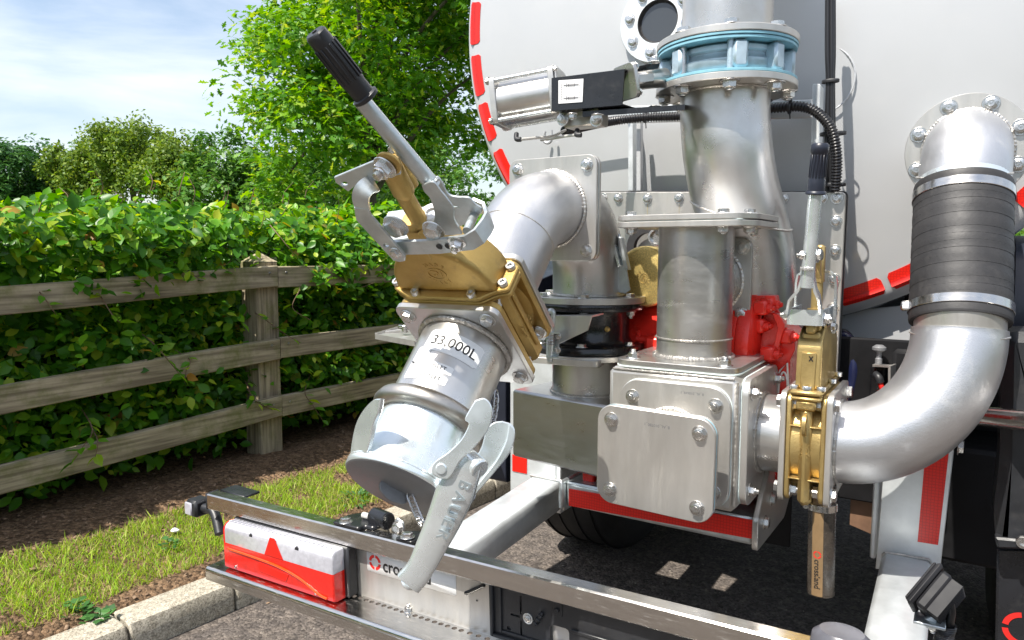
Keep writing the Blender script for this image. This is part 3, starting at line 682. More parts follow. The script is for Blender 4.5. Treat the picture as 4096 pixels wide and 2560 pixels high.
# ================================================================ trees
bark = mat('tree_bark', (.10, .08, .06), 0, .9, .4, 20, bump=.8, bs=30, stretch=(1, 1, .3), bdist=.01)
def tree(name, label, base, crown_c, radii, nclump, clump_r, per, leafs, lm, tv, tf, trunk_r, kinds='tree', group=None, singles=0, squash=.8, nlimb=12, upb=.9, shell=.55, seed=0, drop=None):
    rg = np.random.default_rng(seed); th = thing(name, label, kinds, base, group)
    b = Vector(base); c = Vector(crown_c); fork = Vector((b.x*.6+c.x*.4, b.y*.6+c.y*.4, b.z+(c.z-b.z)*.45))
    put('trunk', sweep(smooth([b, b.lerp(fork, .5)+Vector((trunk_r*.4, 0, 0)), fork, fork.lerp(c, .6), c], 4), [trunk_r*(1.25-.07*i) for i in range(17)], 10), bark, th)
    d = rg.normal(size=(nclump, 3)); d /= np.linalg.norm(d, axis=1, keepdims=True); rr = shell+(1-shell)*rg.random(nclump)
    rr = np.where(rg.random(nclump) < .3, rr*.6, rr)
    cc = np.array(c)+d*rr[:, None]*np.array(radii)
    if drop is not None: cc = cc[[drop(p) for p in cc]]
    nclump = len(cc)
    for i in range(min(nlimb, nclump)):
        e = Vector(cc[i]); s = fork.lerp(c, random.uniform(0, .7)); m_ = s.lerp(e, .5)+Vector((0, 0, .08*radii[2]))
        put('limb', sweep(smooth([s, m_, e], 4), [trunk_r*(.42-.042*k) for k in range(9)], 7), bark, th)
    cr_ = clump_r*rg.uniform(.6, 1.35, nclump)
    n = nclump*per; ci = np.repeat(np.arange(nclump), per); q = rg.normal(size=(n, 3)); q /= np.linalg.norm(q, axis=1, keepdims=True); q *= (rg.random(n)**.45)[:, None]
    q[:, 2] *= squash; p = cc[ci]+q*cr_[ci][:, None]; nr = q*.55+rg.normal(0, .45, (n, 3))+np.array([0, 0, upb]); R_ = rots(nr, rg.uniform(0, 6.28, n)); s_ = leafs*rg.uniform(.6, 1.35, n)
    ids = np.arange(n)
    if singles:
        dd = np.linalg.norm(p-np.array([0, 0, 1.3]), axis=1); ids = np.argsort(dd); vis = []
        for i in ids:
            r = Vector(p[i])-VC; z = r.dot(VF); u = r.dot(VR)/z*FPX+2048; w = 1280-r.dot(VU)/z*FPX
            if -50 < u < 1950 and -50 < w < 800: vis.append(i)
            if len(vis) >= singles: break
        me = single_leaf('leaf', tv, tf, lm); vs_ = set(vis)
        for i in vis: link('leaf', me, rot4(R_[i], p[i], s_[i]), th)
        ids = np.array([i for i in range(n) if i not in vs_])
    mass('crown', tv, tf, lm, p[ids], R_[ids], s_[ids], None, th)['kind'] = 'stuff'
    return th
def oak_side(p):
    r = Vector(p)-VC; z = r.dot(VF); u = r.dot(VR)/z*FPX+2048; w = 1280-r.dot(VU)/z*FPX
    return u > float(np.interp(w, [-500, -50, 120, 300, 700], [1420, 1300, 960, 880, 940]))
c = at(1470, 60, D=8.2)
tree('oak_tree', 'bright green young oak tree rising behind the hedge beside the tank', (c.x, c.y, .15), c, (2.05, 2.0, 2.55), 235, .42, 200, .105, LM_oak, OAK_V, OAK_F, .09, singles=300, nlimb=26, seed=3, shell=.45, drop=oak_side)
# the loose branch reaching out to the left over the hedge
c1 = at(70, 720, D=30); tree('maple_tree', 'dark green broadleaf tree at the far left beyond the hedge', (c1.x, c1.y, .1), (c1.x, c1.y, c1.z+.1), (2.0, 2.0, 2.0), 60, .62, 130, .26, LM_dark, OAK_V, OAK_F, .14, group='trees beyond the hedge', seed=5)
for i, (px, py, D, r, lab) in enumerate(((330, 700, 30, (1.5, 1.5, 1.3), 'olive willow tree just right of the dark maple'), (520, 640, 29, (1.7, 1.7, 1.7), 'tall olive willow tree in the middle distance'), (700, 690, 27, (1.5, 1.5, 1.25), 'olive willow tree partly behind the oak twigs'))):
    q = at(px, py, D=D); tree('willow_tree', lab, (q.x, q.y, .1), q, r, 85, .42, 170, .15, LM_olive, QUAD_V, QUAD_F, .10, group='trees beyond the hedge', seed=10+i, squash=1.2, upb=.2, nlimb=16)
for i, (px, py, D, r, lab) in enumerate(((380, 660, 36, (1.4, 1.4, 1.2), 'green tree behind the willows, left of centre'), (960, 720, 24, (1.9, 1.9, 1.6), 'rounded green tree low behind the oak'), (200, 760, 33, (1.8, 1.8, 1.4), 'green bush between the maple and the willows'), (1250, 760, 22, (2.4, 2.4, 1.4), 'wide green bush behind the trunk of the oak'), (1700, 700, 26, (3.2, 3.2, 2.2), 'green tree behind the oak, close to the tank edge'))):
    q = at(px, py, D=D); tree('broadleaf_tree', lab, (q.x, q.y, .1), q, r, 60, .55, 140, .22, LM_mid, OAK_V, OAK_F, .12, group='trees beyond the hedge', seed=20+i)
q = at(4150, 1000, D=11); tree('laurel_bush', 'green bush seen in the gap to the right of the tank', (q.x, q.y, 0), (q.x, q.y, 1.0), (1.3, 1.3, 1.1), 40, .4, 120, .09, LM_mid, BEECH_V, BEECH_F, .05, 'bush', seed=31)

# ---- unseen wood added behind the camera to darken the steel's reflections; far hedgerow
def tree_backdrop(name, a0, a1, R, h, n, seed):
    rg = np.random.default_rng(seed); a = rg.uniform(a0, a1, n); hh = np.array([h*(.65+.5*abs(mn.noise((x*5, 0, seed)))+.25*mn.noise((x*17, 1, seed))) for x in a])
    z = hh*rg.random(n)**.8; r = R+rg.normal(0, .5, n)+.8*np.sin(a*9)
    p = np.stack([r*np.cos(a), r*np.sin(a), z], 1); nr = np.stack([-np.cos(a), -np.sin(a), np.full(n, .6)], 1)+rg.normal(0, .5, (n, 3))
    o = mass(name, OAK_V, OAK_F, LM_mid, p, rots(nr, rg.uniform(0, 6.28, n)), rg.uniform(.35, .75, n), 'stuff')
    return o
tree_backdrop('tree_backdrop', rad(-172), rad(28), 19, 5.5, 44000, 51)
tree_backdrop('far_hedgerow', rad(70), rad(170), 38, 4.2, 24000, 61)
# ================================================================ the tanker trailer: one thing, everything bolted to it is a part
TK = thing('tanker_trailer', 'silver slurry tanker trailer seen from behind with steel pipes, bronze valves and red pump', 'tanker', (-.56, 2.1, 0))
TCX, TCY, TCZ, TR = -.557, 2.10, 2.035, .956
MT = frame((TCX, TCY, TCZ), (0, -1, 0), (1, 0, 0))            # local x right, y up (z x x), z towards the camera
MT = Matrix(((1, 0, 0, TCX), (0, 0, -1, TCY), (0, 1, 0, TCZ), (0, 0, 0, 1)))
def dish(r): return .025+.085*(1-(r/.93)**2) if r < .93 else 0
pr = [(0, dish(0))]+[(r, dish(r)) for r in np.linspace(.06, .92, 26)]+[(.934, .022), (.946, .012), (.953, 0)]
put('tank', lathe(pr, 120), M_['tank'], TK, M=MT, angle=60)
put('tank_shell', lathe([(.953, 0), (.957, -.02), (.958, -.06), (.958, -7.5), (0, -7.6)], 96), mat('tank_rim_paint', (.42, .43, .44), .85, .22, .04, 4, .05), TK, M=MT, angle=60)
def on_tank(px, py, off=0.0):
    p = at(px, py, Y=2.05)
    for _ in range(5):
        r = math.hypot(p.x-TCX, p.z-TCZ); p = at(px, py, Y=TCY-dish(r)-off)
    return p
def tape_piece(a0, a1, r0, r1, n=12, k=5):
    v = []; f = []; rows = k+1
    for j in range(rows):
        r = r0+(r1-r0)*j/k; cut = .007/r if j in (0, k) else 0
        for i in range(n+1):
            a = a0+cut+(a1-a0-2*cut)*i/n; v.append((r*math.cos(a), r*math.sin(a), (dish(r) if r < .92 else .0335-(r-.92)*.8)+.002))
    m = len(v); v += [(x*(1.0), y, z-.006) for x, y, z in v]; w = n+1
    for j in range(k):
        for i in range(n): a = j*w+i; f.append((a, a+1, a+w+1, a+w)[::-1])
    bd = [i for i in range(n)]+[j*w+n for j in range(k)]+[k*w+n-i for i in range(n)]+[(k-j)*w for j in range(k)]
    for i in range(len(bd)): a, b = bd[i], bd[(i+1) % len(bd)]; f.append((a, b, m+b, m+a))
    return v, f
def tang(px, py):
    p = on_tank(px, py); return math.degrees(math.atan2(p.z-TCZ, p.x-TCX)), math.hypot(p.x-TCX, p.z-TCZ)
for (p0, p1) in (((1915, 8), (1900, 178)), ((1903, 222), (1910, 388)), ((1922, 420), (1955, 585)), ((1975, 615), (2035, 770)), ((3545, 1165), (3380, 1245)), ((3690, 1062), (3570, 1150)), ((4105, 730), (4045, 790))):
    a, b = tang(*p0)[0], tang(*p1)[0]
    if b < a: a, b = b, a
    if b-a > 180: a, b = b, a+360
    put('reflective_tape', tape_piece(rad(a), rad(b), .885, .930), M_['redtape'], TK, M=MT)
for a in (62, 74, 86, 98, 110, 122, 134): put('reflective_tape', tape_piece(rad(a), rad(a+10), .885, .930), M_['redtape'], TK, M=MT)
# weld-on pad ring, mounting plates
def pad(px, py, r, off=.002):
    p = on_tank(px, py); return frame((p.x, p.y-off, p.z), (0, -1, .03), (1, 0, 0))
Mp = pad(3270, 325, 0); put('pad_ring', weld(ringpts(.088, .0, 40), .003), M_['tank'], TK, M=Mp)
# sight glass
Mg = pad(2640, 92, 0, .004)
sg = put('sight_glass', join(lathe([(.060, .004), (.060, .016), (.112, .016), (.1135, .0145), (.1135, -.01)], 60)), M_['galvb'], TK, M=Mg)
put('pane', lathe([(0, .003), (.061, .003)], 40), M_['glass'], sg, M=Mg); put('seal', lathe([(.053, .0045), (.0605, .0045), (.0612, .0155), (.0585, .0155), (.055, .006)], 48), M_['rubber'], sg, M=Mg)
for k in range(8): a = rad(22.5+45*k+10); bolt(sg, (.086*math.cos(a), .086*math.sin(a), .016), (0, 0, 1), .0125, M=Mg)

# ---- bolted hatch plate behind the pipes
YP = 1.90
def flatY(o, Y, th, holes=(), ch=.0015):
    """outline given in photo sight lines, standing as a slab whose face is at Y"""
    q = [(at(px, py, Y=Y).x, at(px, py, Y=Y).z) for px, py in o]; hh = [[(at(px, py, Y=Y).x, at(px, py, Y=Y).z) for px, py in h] for h in holes]
    g = plate(q, 0, th, hh, ch); return [(x, Y+th-z, y) for x, y, z in g[0]], [f[::-1] for f in g[1]][::1] if False else g[1]
def roundpoly(pts, r, n=4):
    o = []; m = len(pts)
    for i in range(m):
        p0, p, p1 = Vector(pts[i-1]), Vector(pts[i]), Vector(pts[(i+1) % m]); a = (p0-p).normalized(); b = (p1-p).normalized()
        rr = r[i] if hasattr(r, '__len__') else r; s, e = p+a*rr, p+b*rr
        for k in range(n+1): t = k/n; o.append(tuple((1-t)**2*s+2*t*(1-t)*p+t*t*e))
    return o
hatch = put('hatch_plate', flatY(roundpoly([(2392, 768), (3384, 768), (3345, 1560), (2455, 1560)], 22), YP, .012), M_['plate'], TK)
put('hatch_gasket', flatY(roundpoly([(2388, 764), (3392, 764), (3352, 1570), (2450, 1570)], 22), YP+.013, .014), M_['rubber'], TK)
for q in ((2412, 792), (2473, 793), (2590, 795), (2717, 793), (3133, 795), (3289, 793), (3347, 793), (3344, 885), (3340, 1002), (3336, 1117), (3331, 1235), (3325, 1353), (3320, 1465), (2420, 874)):
    bolt(hatch, at(*q, Y=YP), (0, -1, 0), .0108)
for q in ((2590, 815), (2717, 815), (3135, 815)):   # rusty run-off under three bolts
    a = at(*q, Y=YP-.0006); v = [(a.x-.001, a.y, a.z), (a.x+.001, a.y, a.z), (a.x+.0004, a.y, a.z-.06), (a.x-.0004, a.y, a.z-.06)]
    put('rust_run', (v, [(0, 3, 2, 1)]), mat('rust_stain', (.42, .36, .22), 0, .6) if 'rust_stain' not in bpy.data.materials else bpy.data.materials['rust_stain'], hatch, angle=None)
put('inspection_port', join(mv(ringp(.040, .062, 0, .02, 40), frame(at(2600, 990, Y=YP-.02), (0, -1, 0), (1, 0, 0)))), M_['rubber'], hatch)
put('gauge', join(mv(ringp(.018, .024, -.01, .03, 30), frame(at(2640, 950, Y=YP-.03), (0, -1, 0), (1, 0, 0))), mv(lathe([(0, .018), (.019, .018)], 24), frame(at(2640, 950, Y=YP-.03), (0, -1, 0), (1, 0, 0)))), M_['bolt'], hatch)
# ---- stiffeners and carrying bar on the tank end
put('stiffener', flatY([(2512, 470), (2532, 470), (2532, 764), (2512, 764)], 1.955, .05), M_['galvb'], TK)
put('stiffener', flatY([(2545, 485), (2562, 485), (2562, 764), (2545, 764)], 1.945, .02), M_['tank'], TK)
put('stiffener', flatY(roundpoly([(3250, 335), (3282, 335), (3272, 765), (3240, 765)], 8), 1.93, .05), M_['galvb'], TK)
put('carrying_bar', flatY([(2505, 425), (3248, 398), (3248, 470), (2505, 492)], 1.90, .012), M_['galvb'], TK)
put('lower_bar', flatY([(2140, 440), (2500, 425), (2500, 445), (2140, 462)], 1.93, .01), M_['galvb'], TK)

# ---- upper pipe, butterfly valve, falling pipe
UX, UY = -.404*1.66/1.75, 1.70
pT = at(2905, 200, Y=UY); UX = pT.x
def zat(px, py, X, Y):   # height at which a vertical line (X, Y) crosses image row py
    r = sight(px, py); s = math.hypot(X, Y)/math.hypot(r.x, r.y); return CAMZ+r.z*s
zt, zb = zat(2905, 197, UX, UY), zat(2905, 350, UX, UY)
RU = .101
up = put('upper_pipe', cyl(RU, zt, zt+.9, 64, T((UX, UY, 0))), M_['satin'], TK)
def rflange(parent, z0, z1, R, r, n, mt, bolts=None, br=.0125, a0=22.5, rb=None, X=UX, Y=UY, name='flange', me=None):
    f = put(name, ringp(r, R, z0, z1, 64, T((X, Y, 0)), .0015), mt, parent)
    return f
def boltring(parent, z, ax, n, rb, br, a0, X, Y, me=None, skip=()):
    for k in range(n):
        if k in skip: continue
        a = rad(a0+360/n*k); bolt(parent, (X+rb*math.cos(a), Y+rb*math.sin(a), z), (0, 0, ax), br, me)
RF = .158
f1 = rflange(up, zt-.002, zt+.013, RF, RU, 8, M_['plate']); boltring(up, zt+.013, 1, 8, .137, .0158, 20, UX, UY)
put('weld', weld(ringpts(RU+.002, zt+.015, 60, T((UX, UY, 0))), .0035), M_['weld'], up)
bv = put('butterfly_valve', lathe([(.085, zb+.012), (.125, zb+.012), (.131, zb+.02), (.131, zb+.036), (.124, zb+.042), (.122, zb+.05), (.128, zb+.055), (.128, zt-.022), (.12, zt-.016), (.085, zt-.016)], 48, T((UX, UY, 0))), M_['bluev'], TK)
put('gasket', ringp(.09, RF-.002, zt-.0085, zt-.003, 64, T((UX, UY, 0)), .0005), M_['blue'], bv)
put('gasket', ringp(.09, RF-.004, zt-.016, zt-.010, 64, T((UX, UY, 0)), .0005), M_['blue'], bv)
put('gasket', ringp(.09, RF-.002, zb+.002, zb+.008, 64, T((UX, UY, 0)), .0005), M_['blue'], bv)
for k in range(8):
    a = rad(20+45*k); x, y = UX+.137*math.cos(a), UY+.137*math.sin(a)
    put('stud', cyl(.0075, zb, zt, 12, T((x, y, 0))), M_['stud'] if k % 2 else M_['bluev'], bv)
for a in (-62, -25, 10, -120, 200):
    put('lug', mv(box(.118, .150, -.016, .016, zb+.010, zt-.018, .006), T((UX, UY, 0)) @ RZ(a)), M_['bluev'], bv)
f2 = None
# falling pipe: vertical, then bending away to the lower right
Y0 = UY; pts = [Vector((UX, UY, zb)), Vector((UX, UY, zb-.06))]
for (px, py, Y) in ((2908, 600, 1.70), (2930, 735, 1.715), (2968, 880, 1.74), (3000, 1020, 1.765), (3010, 1200, 1.775), (3012, 1320, 1.775)): pts.append(at(px, py, Y=Y))
fall = put('falling_pipe', sweep(smooth(pts, 7), RU, 64, True), M_['satin'], TK, angle=70)
rflange(fall, zb-.014, zb+.001, RF, RU, 8, M_['plate']); boltring(fall, zb-.014, -1, 8, .137, .0158, 20, UX, UY, ME_NUTS)
put('weld', weld(ringpts(RU+.002, zb-.016, 60, T((UX, UY, 0))), .0035), M_['weld'], fall)
sp = smooth(pts, 7)
def miter(c, d, n, r, m=70):
    """closed line where a tube of radius r about c, d is cut by the plane with normal n"""
    d = d.normalized(); n = Vector(n).normalized(); u = d.orthogonal().normalized(); w = d.cross(u); o = []
    for i in range(m):
        q = u*(r*math.cos(2*PI*i/m))+w*(r*math.sin(2*PI*i/m)); o.append(c+q-d*(q.dot(n)/d.dot(n)))
    return o
for k, nn_ in ((27, (.35, -.1, 1)), ):
    d = (sp[k+1]-sp[k-1]); put('weld', weld(miter(sp[k], d, nn_, RU+.0008), .0030), M_['weld'], fall)

# ---- pneumatic actuator on the valve
A0, A1 = at(1992, 420, Y=1.50), at(2700, 292, Y=1.60)
MA_ = frame(A0, A1-A0, (0, 0, 1))      # z along the actuator, x up
act = put('actuator', join(cyl(.0525, .010, .150, 48), ), M_['satin'], TK, M=MA_, angle=50)
capo = roundpoly([(-.056, -.056), (.056, -.056), (.056, .056), (-.056, .056)], .012)
for z in (0, .146): put('end_cap', plate(capo, z, z+.014), M_['plate'], act, M=MA_)
for x, y in pattern(.094, .094):
    put('tie_rod', cyl(.0050, .003, .158, 12, T((x, y, 0))), M_['zinc'], act, M=MA_); bolt(act, (x, y, 0), (0, 0, -1), .008, ME_NUTS, M=MA_); bolt(act, (x, y, .160), (0, 0, 1), .007, ME_NUTS, M=MA_)
put('mounting_flange', plate(roundpoly([(-.060, -.050), (.056, -.050), (.056, .05), (-.060, .05)], .02), .161, .166), M_['plate'], act, M=MA_)
LB = (A1-A0).length
# black folded cover: front face, top flange and underside
def quadslab(c4, n, th):
    n = Vector(n); v = [tuple(Vector(p)) for p in c4]+[tuple(Vector(p)+n*th) for p in c4]
    return v, [(0, 1, 2, 3), (7, 6, 5, 4), (0, 4, 5, 1), (1, 5, 6, 2), (2, 6, 7, 3), (3, 7, 4, 0)]
q = [at(2206, 312, Y=1.43), at(2498, 276, Y=1.475), at(2488, 420, Y=1.475), at(2206, 444, Y=1.43)]
dk = Vector((.12, 1, 0)).normalized()
cov = put('actuator_cover', join(quadslab(q, dk, .003), quadslab([q[0], q[1], q[1]+dk*.10, q[0]+dk*.10], (0, 0, -1), .003), quadslab([q[3], q[2], q[2]+dk*.10, q[3]+dk*.10], (0, 0, 1), .003)), M_['satinblack'], TK, angle=20)
ul = [at(2200, 446, Y=1.44), at(2500, 425, Y=1.49), at(2720, 425, Y=1.56), at(2720, 438, Y=1.62), at(2330, 470, Y=1.50)]
put('cover_tray', quadslab([at(2330, 446, Y=1.46), at(2740, 418, Y=1.53), at(2740, 420, Y=1.66), at(2330, 440, Y=1.60)], (0, 0, -1), .012), M_['satinblack'], cov)
put('cover_lip', quadslab([at(2490, 280, Y=1.48), at(2640, 245, Y=1.60), at(2620, 300, Y=1.62), at(2480, 330, Y=1.50)], dk, .003), M_['satinblack'], cov)
n_ = (q[1]-q[0]).cross(q[3]-q[0]).normalized(); n_ = -n_ if n_.y > 0 else n_
def onq(px, py, off=.001):
    r = sight(px, py); return VC+r*((q[0]-VC).dot(n_)/r.dot(n_))+n_*off
lab = [onq(*p) for p in ((2234, 322), (2334, 315), (2330, 408), (2234, 415))]
ls = put('instruction_label', quadslab(lab, -n_, .0006), M_['white'], cov)
MQ = frame(sum(lab, Vector())/4+n_*.0008, n_, lab[1]-lab[0])
dg = []
for yy in (.0135, -.0145):
    dg += [plate([(-.016, yy-.0008), (.018, yy-.0008), (.018, yy+.0008), (-.016, yy+.0008)], 0, .0002, (), 0), plate([(-.006, yy-.0025), (.010, yy-.0025), (.010, yy+.0025), (-.006, yy+.0025)], 0, .0002, [[(-.004, yy-.0018), (.008, yy-.0018), (.008, yy+.0018), (-.004, yy+.0018)]], 0),
           plate([(-.0095, yy-.005), (-.0085, yy-.005), (-.0085, yy+.005), (-.0095, yy+.005)], 0, .0002, (), 0)]
for i in range(7): dg.append(plate([(-.0215-.0006*i*0, -.018+.0052*i), (-.0205, -.018+.0052*i), (-.0205, -.0145+.0052*i), (-.0215, -.0145+.0052*i)], 0, .0002, (), 0)); dg.append(plate([(.0195+.0007, -.016+.0052*i), (.0205+.0007, -.016+.0052*i), (.0205+.0007, -.0135+.0052*i), (.0195+.0007, -.0135+.0052*i)], 0, .0002, (), 0))
put('diagram', join(*dg), M_['inkgrey'], ls, M=MQ)
# cast coupling between cover and valve
c0, c1 = at(2498, 330, Y=1.50), at(2660, 310, Y=1.60); MC = frame(c0, c1-c0, (0, 0, 1)); LC = (c1-c0).length
cp = put('valve_yoke', join(plate(roundpoly([(-.038, -.038), (.038, -.038), (.038, .038), (-.038, .038)], .016), 0, .010), lathe([(.030, .01), (.027, .02), (.020, .035), (.021, LC), (0, LC)], 32), mv(box(-.012, .012, -.034, .034, .01, LC*.5, .004), Matrix())), M_['satin'], bv, M=MC)
for x, y in pattern(.054, .054): bolt(cp, (x, y, .010), (0, 0, 1), .008, ME_NUTS, M=MC)
for p in ((2618, 250), (2620, 425)): bolt(cov, at(*p, Y=1.55), (0, 0, 1 if p[1] < 300 else -1), .010, ME_NUTS)
for p in ((2252, 476), (2385, 480)): bolt(act, at(*p, Y=1.47), (0, -1, 0), .011, ME_NUTS)
for p in ((2290, 455), (2390, 458)): bolt(act, at(*p, Y=1.45), (0, 0, -1), .010, ME_NUTS)
put('solenoid_block', join(box(-.045, .045, -.02, .03, -.022, .016, .003)), M_['ring'], act, M=T(at(2340, 470, Y=1.50)))
# little elbow fittings and air tubes
for (a, b) in (((2066, 535), (2066, 556)), ((2310, 520), (2306, 538))):
    pa, pb = at(*a, Y=1.47), at(*b, Y=1.46)
    put('fitting', sweep(smooth([pa, pb, pb+Vector((.012, 0, -.002))], 4), .0058, 12), M_['plastic'], act)
    put('fitting_ring', cyl(.0062, 0, .003, 14, frame(pb+Vector((.012, 0, -.002)), (1, 0, 0))), M_['inkred'], act)
tb = [at(2078, 558, Y=1.46), at(2140, 552, Y=1.50), at(2210, 545, Y=1.55), at(2262, 520, Y=1.60)]
put('air_tube', sweep(smooth(tb, 6), .0035, 10), M_['tube'], act)
tb = [at(2302, 540, Y=1.46), at(2260, 545, Y=1.52), at(2215, 553, Y=1.58), at(2165, 560, Y=1.62)]
put('air_tube', sweep(smooth(tb, 6), .0035, 10), M_['tube'], act)
put('tube_loop', sweep(smooth([on_tank(2180, 525, .03), on_tank(2175, 560, .03), on_tank(2190, 572, .03), on_tank(2205, 560, .03), on_tank(2205, 520, .03)], 5), .005, 10), M_['tank'], TK)

# ---- corrugated conduit and cable bundle
def corr(pts, r, pitch, seg=14):
    P_ = smooth(pts, 14); L_ = [0]
    for a, b in zip(P_, P_[1:]): L_.append(L_[-1]+(b-a).length)
    n = int(L_[-1]/pitch)*4; o = []; rs = []; j = 0
    for i in range(n+1):
        d = L_[-1]*i/n
        while j < len(L_)-2 and L_[j+1] < d: j += 1
        t = (d-L_[j])/max(1e-9, L_[j+1]-L_[j]); o.append(P_[j].lerp(P_[j+1], t)); rs.append(r if i % 4 in (1, 2) else r*.80)
    return sweep(o, rs, seg)
put('conduit', corr([at(2256, 524, Y=1.62), at(2330, 508, Y=1.70), at(2440, 486, Y=1.80), at(2580, 470, Y=1.85), at(2760, 462, Y=1.86), at(2950, 440, Y=1.86), at(3100, 432, Y=1.87), at(3190, 426, Y=1.87), at(3260, 445, Y=1.87), at(3322, 510, Y=1.86), at(3345, 600, Y=1.86), at(3347, 690, Y=1.87), at(3340, 764, Y=1.88)], .0125, .0072), M_['cable'], TK, angle=70)
for i, (dx, dy) in enumerate(((-11, 0), (-4, .008), (4, 0), (10, .008))):
    put('cable', sweep(smooth([at(3322+dx, -60, Y=1.89+dy), at(3322+dx*1.1, 200, Y=1.885+dy), at(3322+dx*.8, 330, Y=1.885+dy), at(3320+dx*1.2, 560, Y=1.885+dy), at(3318+dx, 764, Y=1.89+dy)], 8), .0062, 10), M_['cable'], TK)
for px, py, w in ((3322, 325, .020), (3332, 535, .030), (3330, 740, .030)):
    put('cable_tie', mv(ringp(w*.9, w, -.004, .004, 20), T(at(px, py, Y=1.885)) @ SC(1, .55, 1)), M_['plastic'], TK)
for px, py in ((2582, 470), (3158, 432)):
    M = frame(at(px, py, Y=1.86), (1, 0, -.05)); ct = put('cable_tie', join(mv(ringp(.0135, .0150, -.003, .003, 18), M), sweep([at(px, py+20, Y=1.85), at(px+2, py+42, Y=1.84)], .0018, 6), mv(box(-.004, .004, -.004, .004, -.004, .004, .001), T(at(px+4, py-28, Y=1.85)))), M_['plastic'], TK)
# ================================================================ discharge assembly on the left: elbow, gate valve, coupling
OA = Vector((-.775, 1.059, 1.122)); a_ = Vector((.05, -.70, -.712)).normalized()
MA = frame(OA, a_, (1, .07, 0)); K_ = OA-a_*.379; F0 = K_+Vector((-.004, .098, 0)); RP = .083
def arc(p0, k, p1, n=14):
    return [p0*(1-t)**2+k*2*t*(1-t)+p1*t*t for t in [i/n for i in range(n+1)]]
el = arc(F0, K_, K_+a_*.10, 18)
elp = put('discharge_elbow', sweep(el+[OA-a_*(.133+i*.0) for i in (0,)], RP, 64), M_['blast'], TK, angle=70)
MF = frame(F0, (0, -1, 0), (1, 0, 0)); MF = Matrix(((1, 0, 0, F0.x), (0, 0, -1, F0.y), (0, 1, 0, F0.z), (0, 0, 0, 1)))
fo = rrect(.225, .232, .022, 6)
put('square_flange', plate(fo, -.010, .0), M_['plate'], elp, M=MF); put('gasket', plate(rrect(.221, .228, .02), -.0125, -.0105), M_['blue'], elp, M=MF)
put('weld', weld(ringpts(RP+.003, .003, 60), .0048), M_['weld'], elp, M=MF)
put('weld', weld(ringpts(RP, 0, 60), .002), M_['weld'], elp, M=frame(K_+a_*.10, a_))
for x, y in pattern(.178, .186): bolt(elp, (x, y, 0), (0, 0, 1), .0112, M=MF)
sqo = rrect(.215, .215, .018, 6)
put('square_flange', plate(sqo, -.136, -.124), M_['plate'], elp, M=MA); put('weld', weld(ringpts(RP+.003, -.139, 60), .004), M_['weld'], elp, M=MA)
# gate valve
gv = put('gate_valve', join(plate(rrect(.211, .211, .02, 6), -.123, -.110, (), .002), plate(rrect(.211, .211, .02, 6), -.026, -.0125, (), .002),
     lathe([(.097, -.110), (.080, -.100), (.078, -.068), (.080, -.036), (.097, -.026)], 48),
     mv(box(-.099, .099, -.105, .105, -.090, -.046, .010), Matrix()), *[mv(box(s*.0-.0015, .0015, .02, .098, -.045+0, -.026, .001), Matrix()) for s in (1,)]), M_['brass'], TK, M=MA)
MAy = MA @ Matrix(((1, 0, 0, 0), (0, 0, 1, 0), (0, -1, 0, 0), (0, 0, 0, 1)))   # local: x, y -> -z_A ... z -> y_A
lip = roundpoly([(-.116, .036), (-.075, .016), (.072, .016), (.098, .034), (.122, .040), (.122, .094), (.098, .102), (.072, .118), (-.075, .118), (-.116, .098)], .007, 3)
put('bonnet_lip', join(plate(lip, .098, .108, (), .002), plate(inset(lip, -.001), .1105, .120, (), .002)), M_['brass'], gv, M=MAy)
hw = [(.102*math.cos(a), .118+.104*math.sin(a)) for a in [PI*i/24 for i in range(25)]]
dome = [(.100, .118)]+hw[1:-1]+[(-.100, .118)]
def pillow(o, z0, z1, r, n=4):
    """slab whose edge is rounded over"""
    v = []; f = []; m = len(o); rows = []
    for k in range(n+1):
        t = PI/2*k/n; rows.append((inset(o, r*(1-math.cos(PI/2-t))) if False else inset(o, r*(1-math.sin(t))), z0+r*(1-math.cos(t))))
    for k in range(n+1):
        t = PI/2*k/n; rows.append((inset(o, r*(1-math.cos(t))), z1-r*(1-math.sin(t))))
    for l, z in rows: v += [(x, y, z) for x, y in l]
    R_ = len(rows)
    for k in range(R_-1):
        for i in range(m): j = (i+1) % m; f.append((k*m+i, k*m+j, (k+1)*m+j, (k+1)*m+i))
    f.append(tuple(range(m))[::-1]); f.append(tuple((R_-1)*m+i for i in range(m))); return v, f
put('bonnet', pillow(dome, -.104, -.030, .010), M_['brass'], gv, M=MA, angle=50)
for x, y in ((-.112, .046), (-.060, .024), (.058, .024), (.110, .050), (.110, .088), (-.060, .108), (.058, .108)):
    bolt(gv, (x, y, .120), (0, 0, 1), .0085, ME_CAP, M=MAy)
def emblem(s):
    """MADE / monogram in an oval / ITALY, raised letters"""
    g = [ringp(.80*s, .92*s, 0, .10*s, 28, None, .01*s)]
    g = [mv(g[0], SC(1.25, .92, 1))]
    g.append(mv(bold(textgeo('ZM', 1.05*s, .05*s, spacing=.75), .02*s), T((0, -.02*s, .03*s))))
    for word, c, sg in (('MADE', 90, -1), ('ITALY', 270, 1)):
        for i, ch in enumerate(word):
            a = c+sg*(i-(len(word)-1)/2)*24; R_ = 1.45*s
            g.append(mv(bold(textgeo(ch, .62*s, .04*s), .02*s), T((R_*1.1*math.cos(rad(a)), R_*.95*math.sin(rad(a)), .03*s)) @ RZ(a-90 if sg < 0 else a+90)))
    return join(*g)
EMB = emblem(.0165)
put('cast_emblem', EMB, M_['brass'], gv, M=MA @ T((.005, .166, -.0305)) @ RZ(-8))
put('cast_emblem', mv(EMB, SC(.8)), M_['brass'], gv, M=MA @ T((.0985, -.015, -.068)) @ RY(90) @ RZ(90))
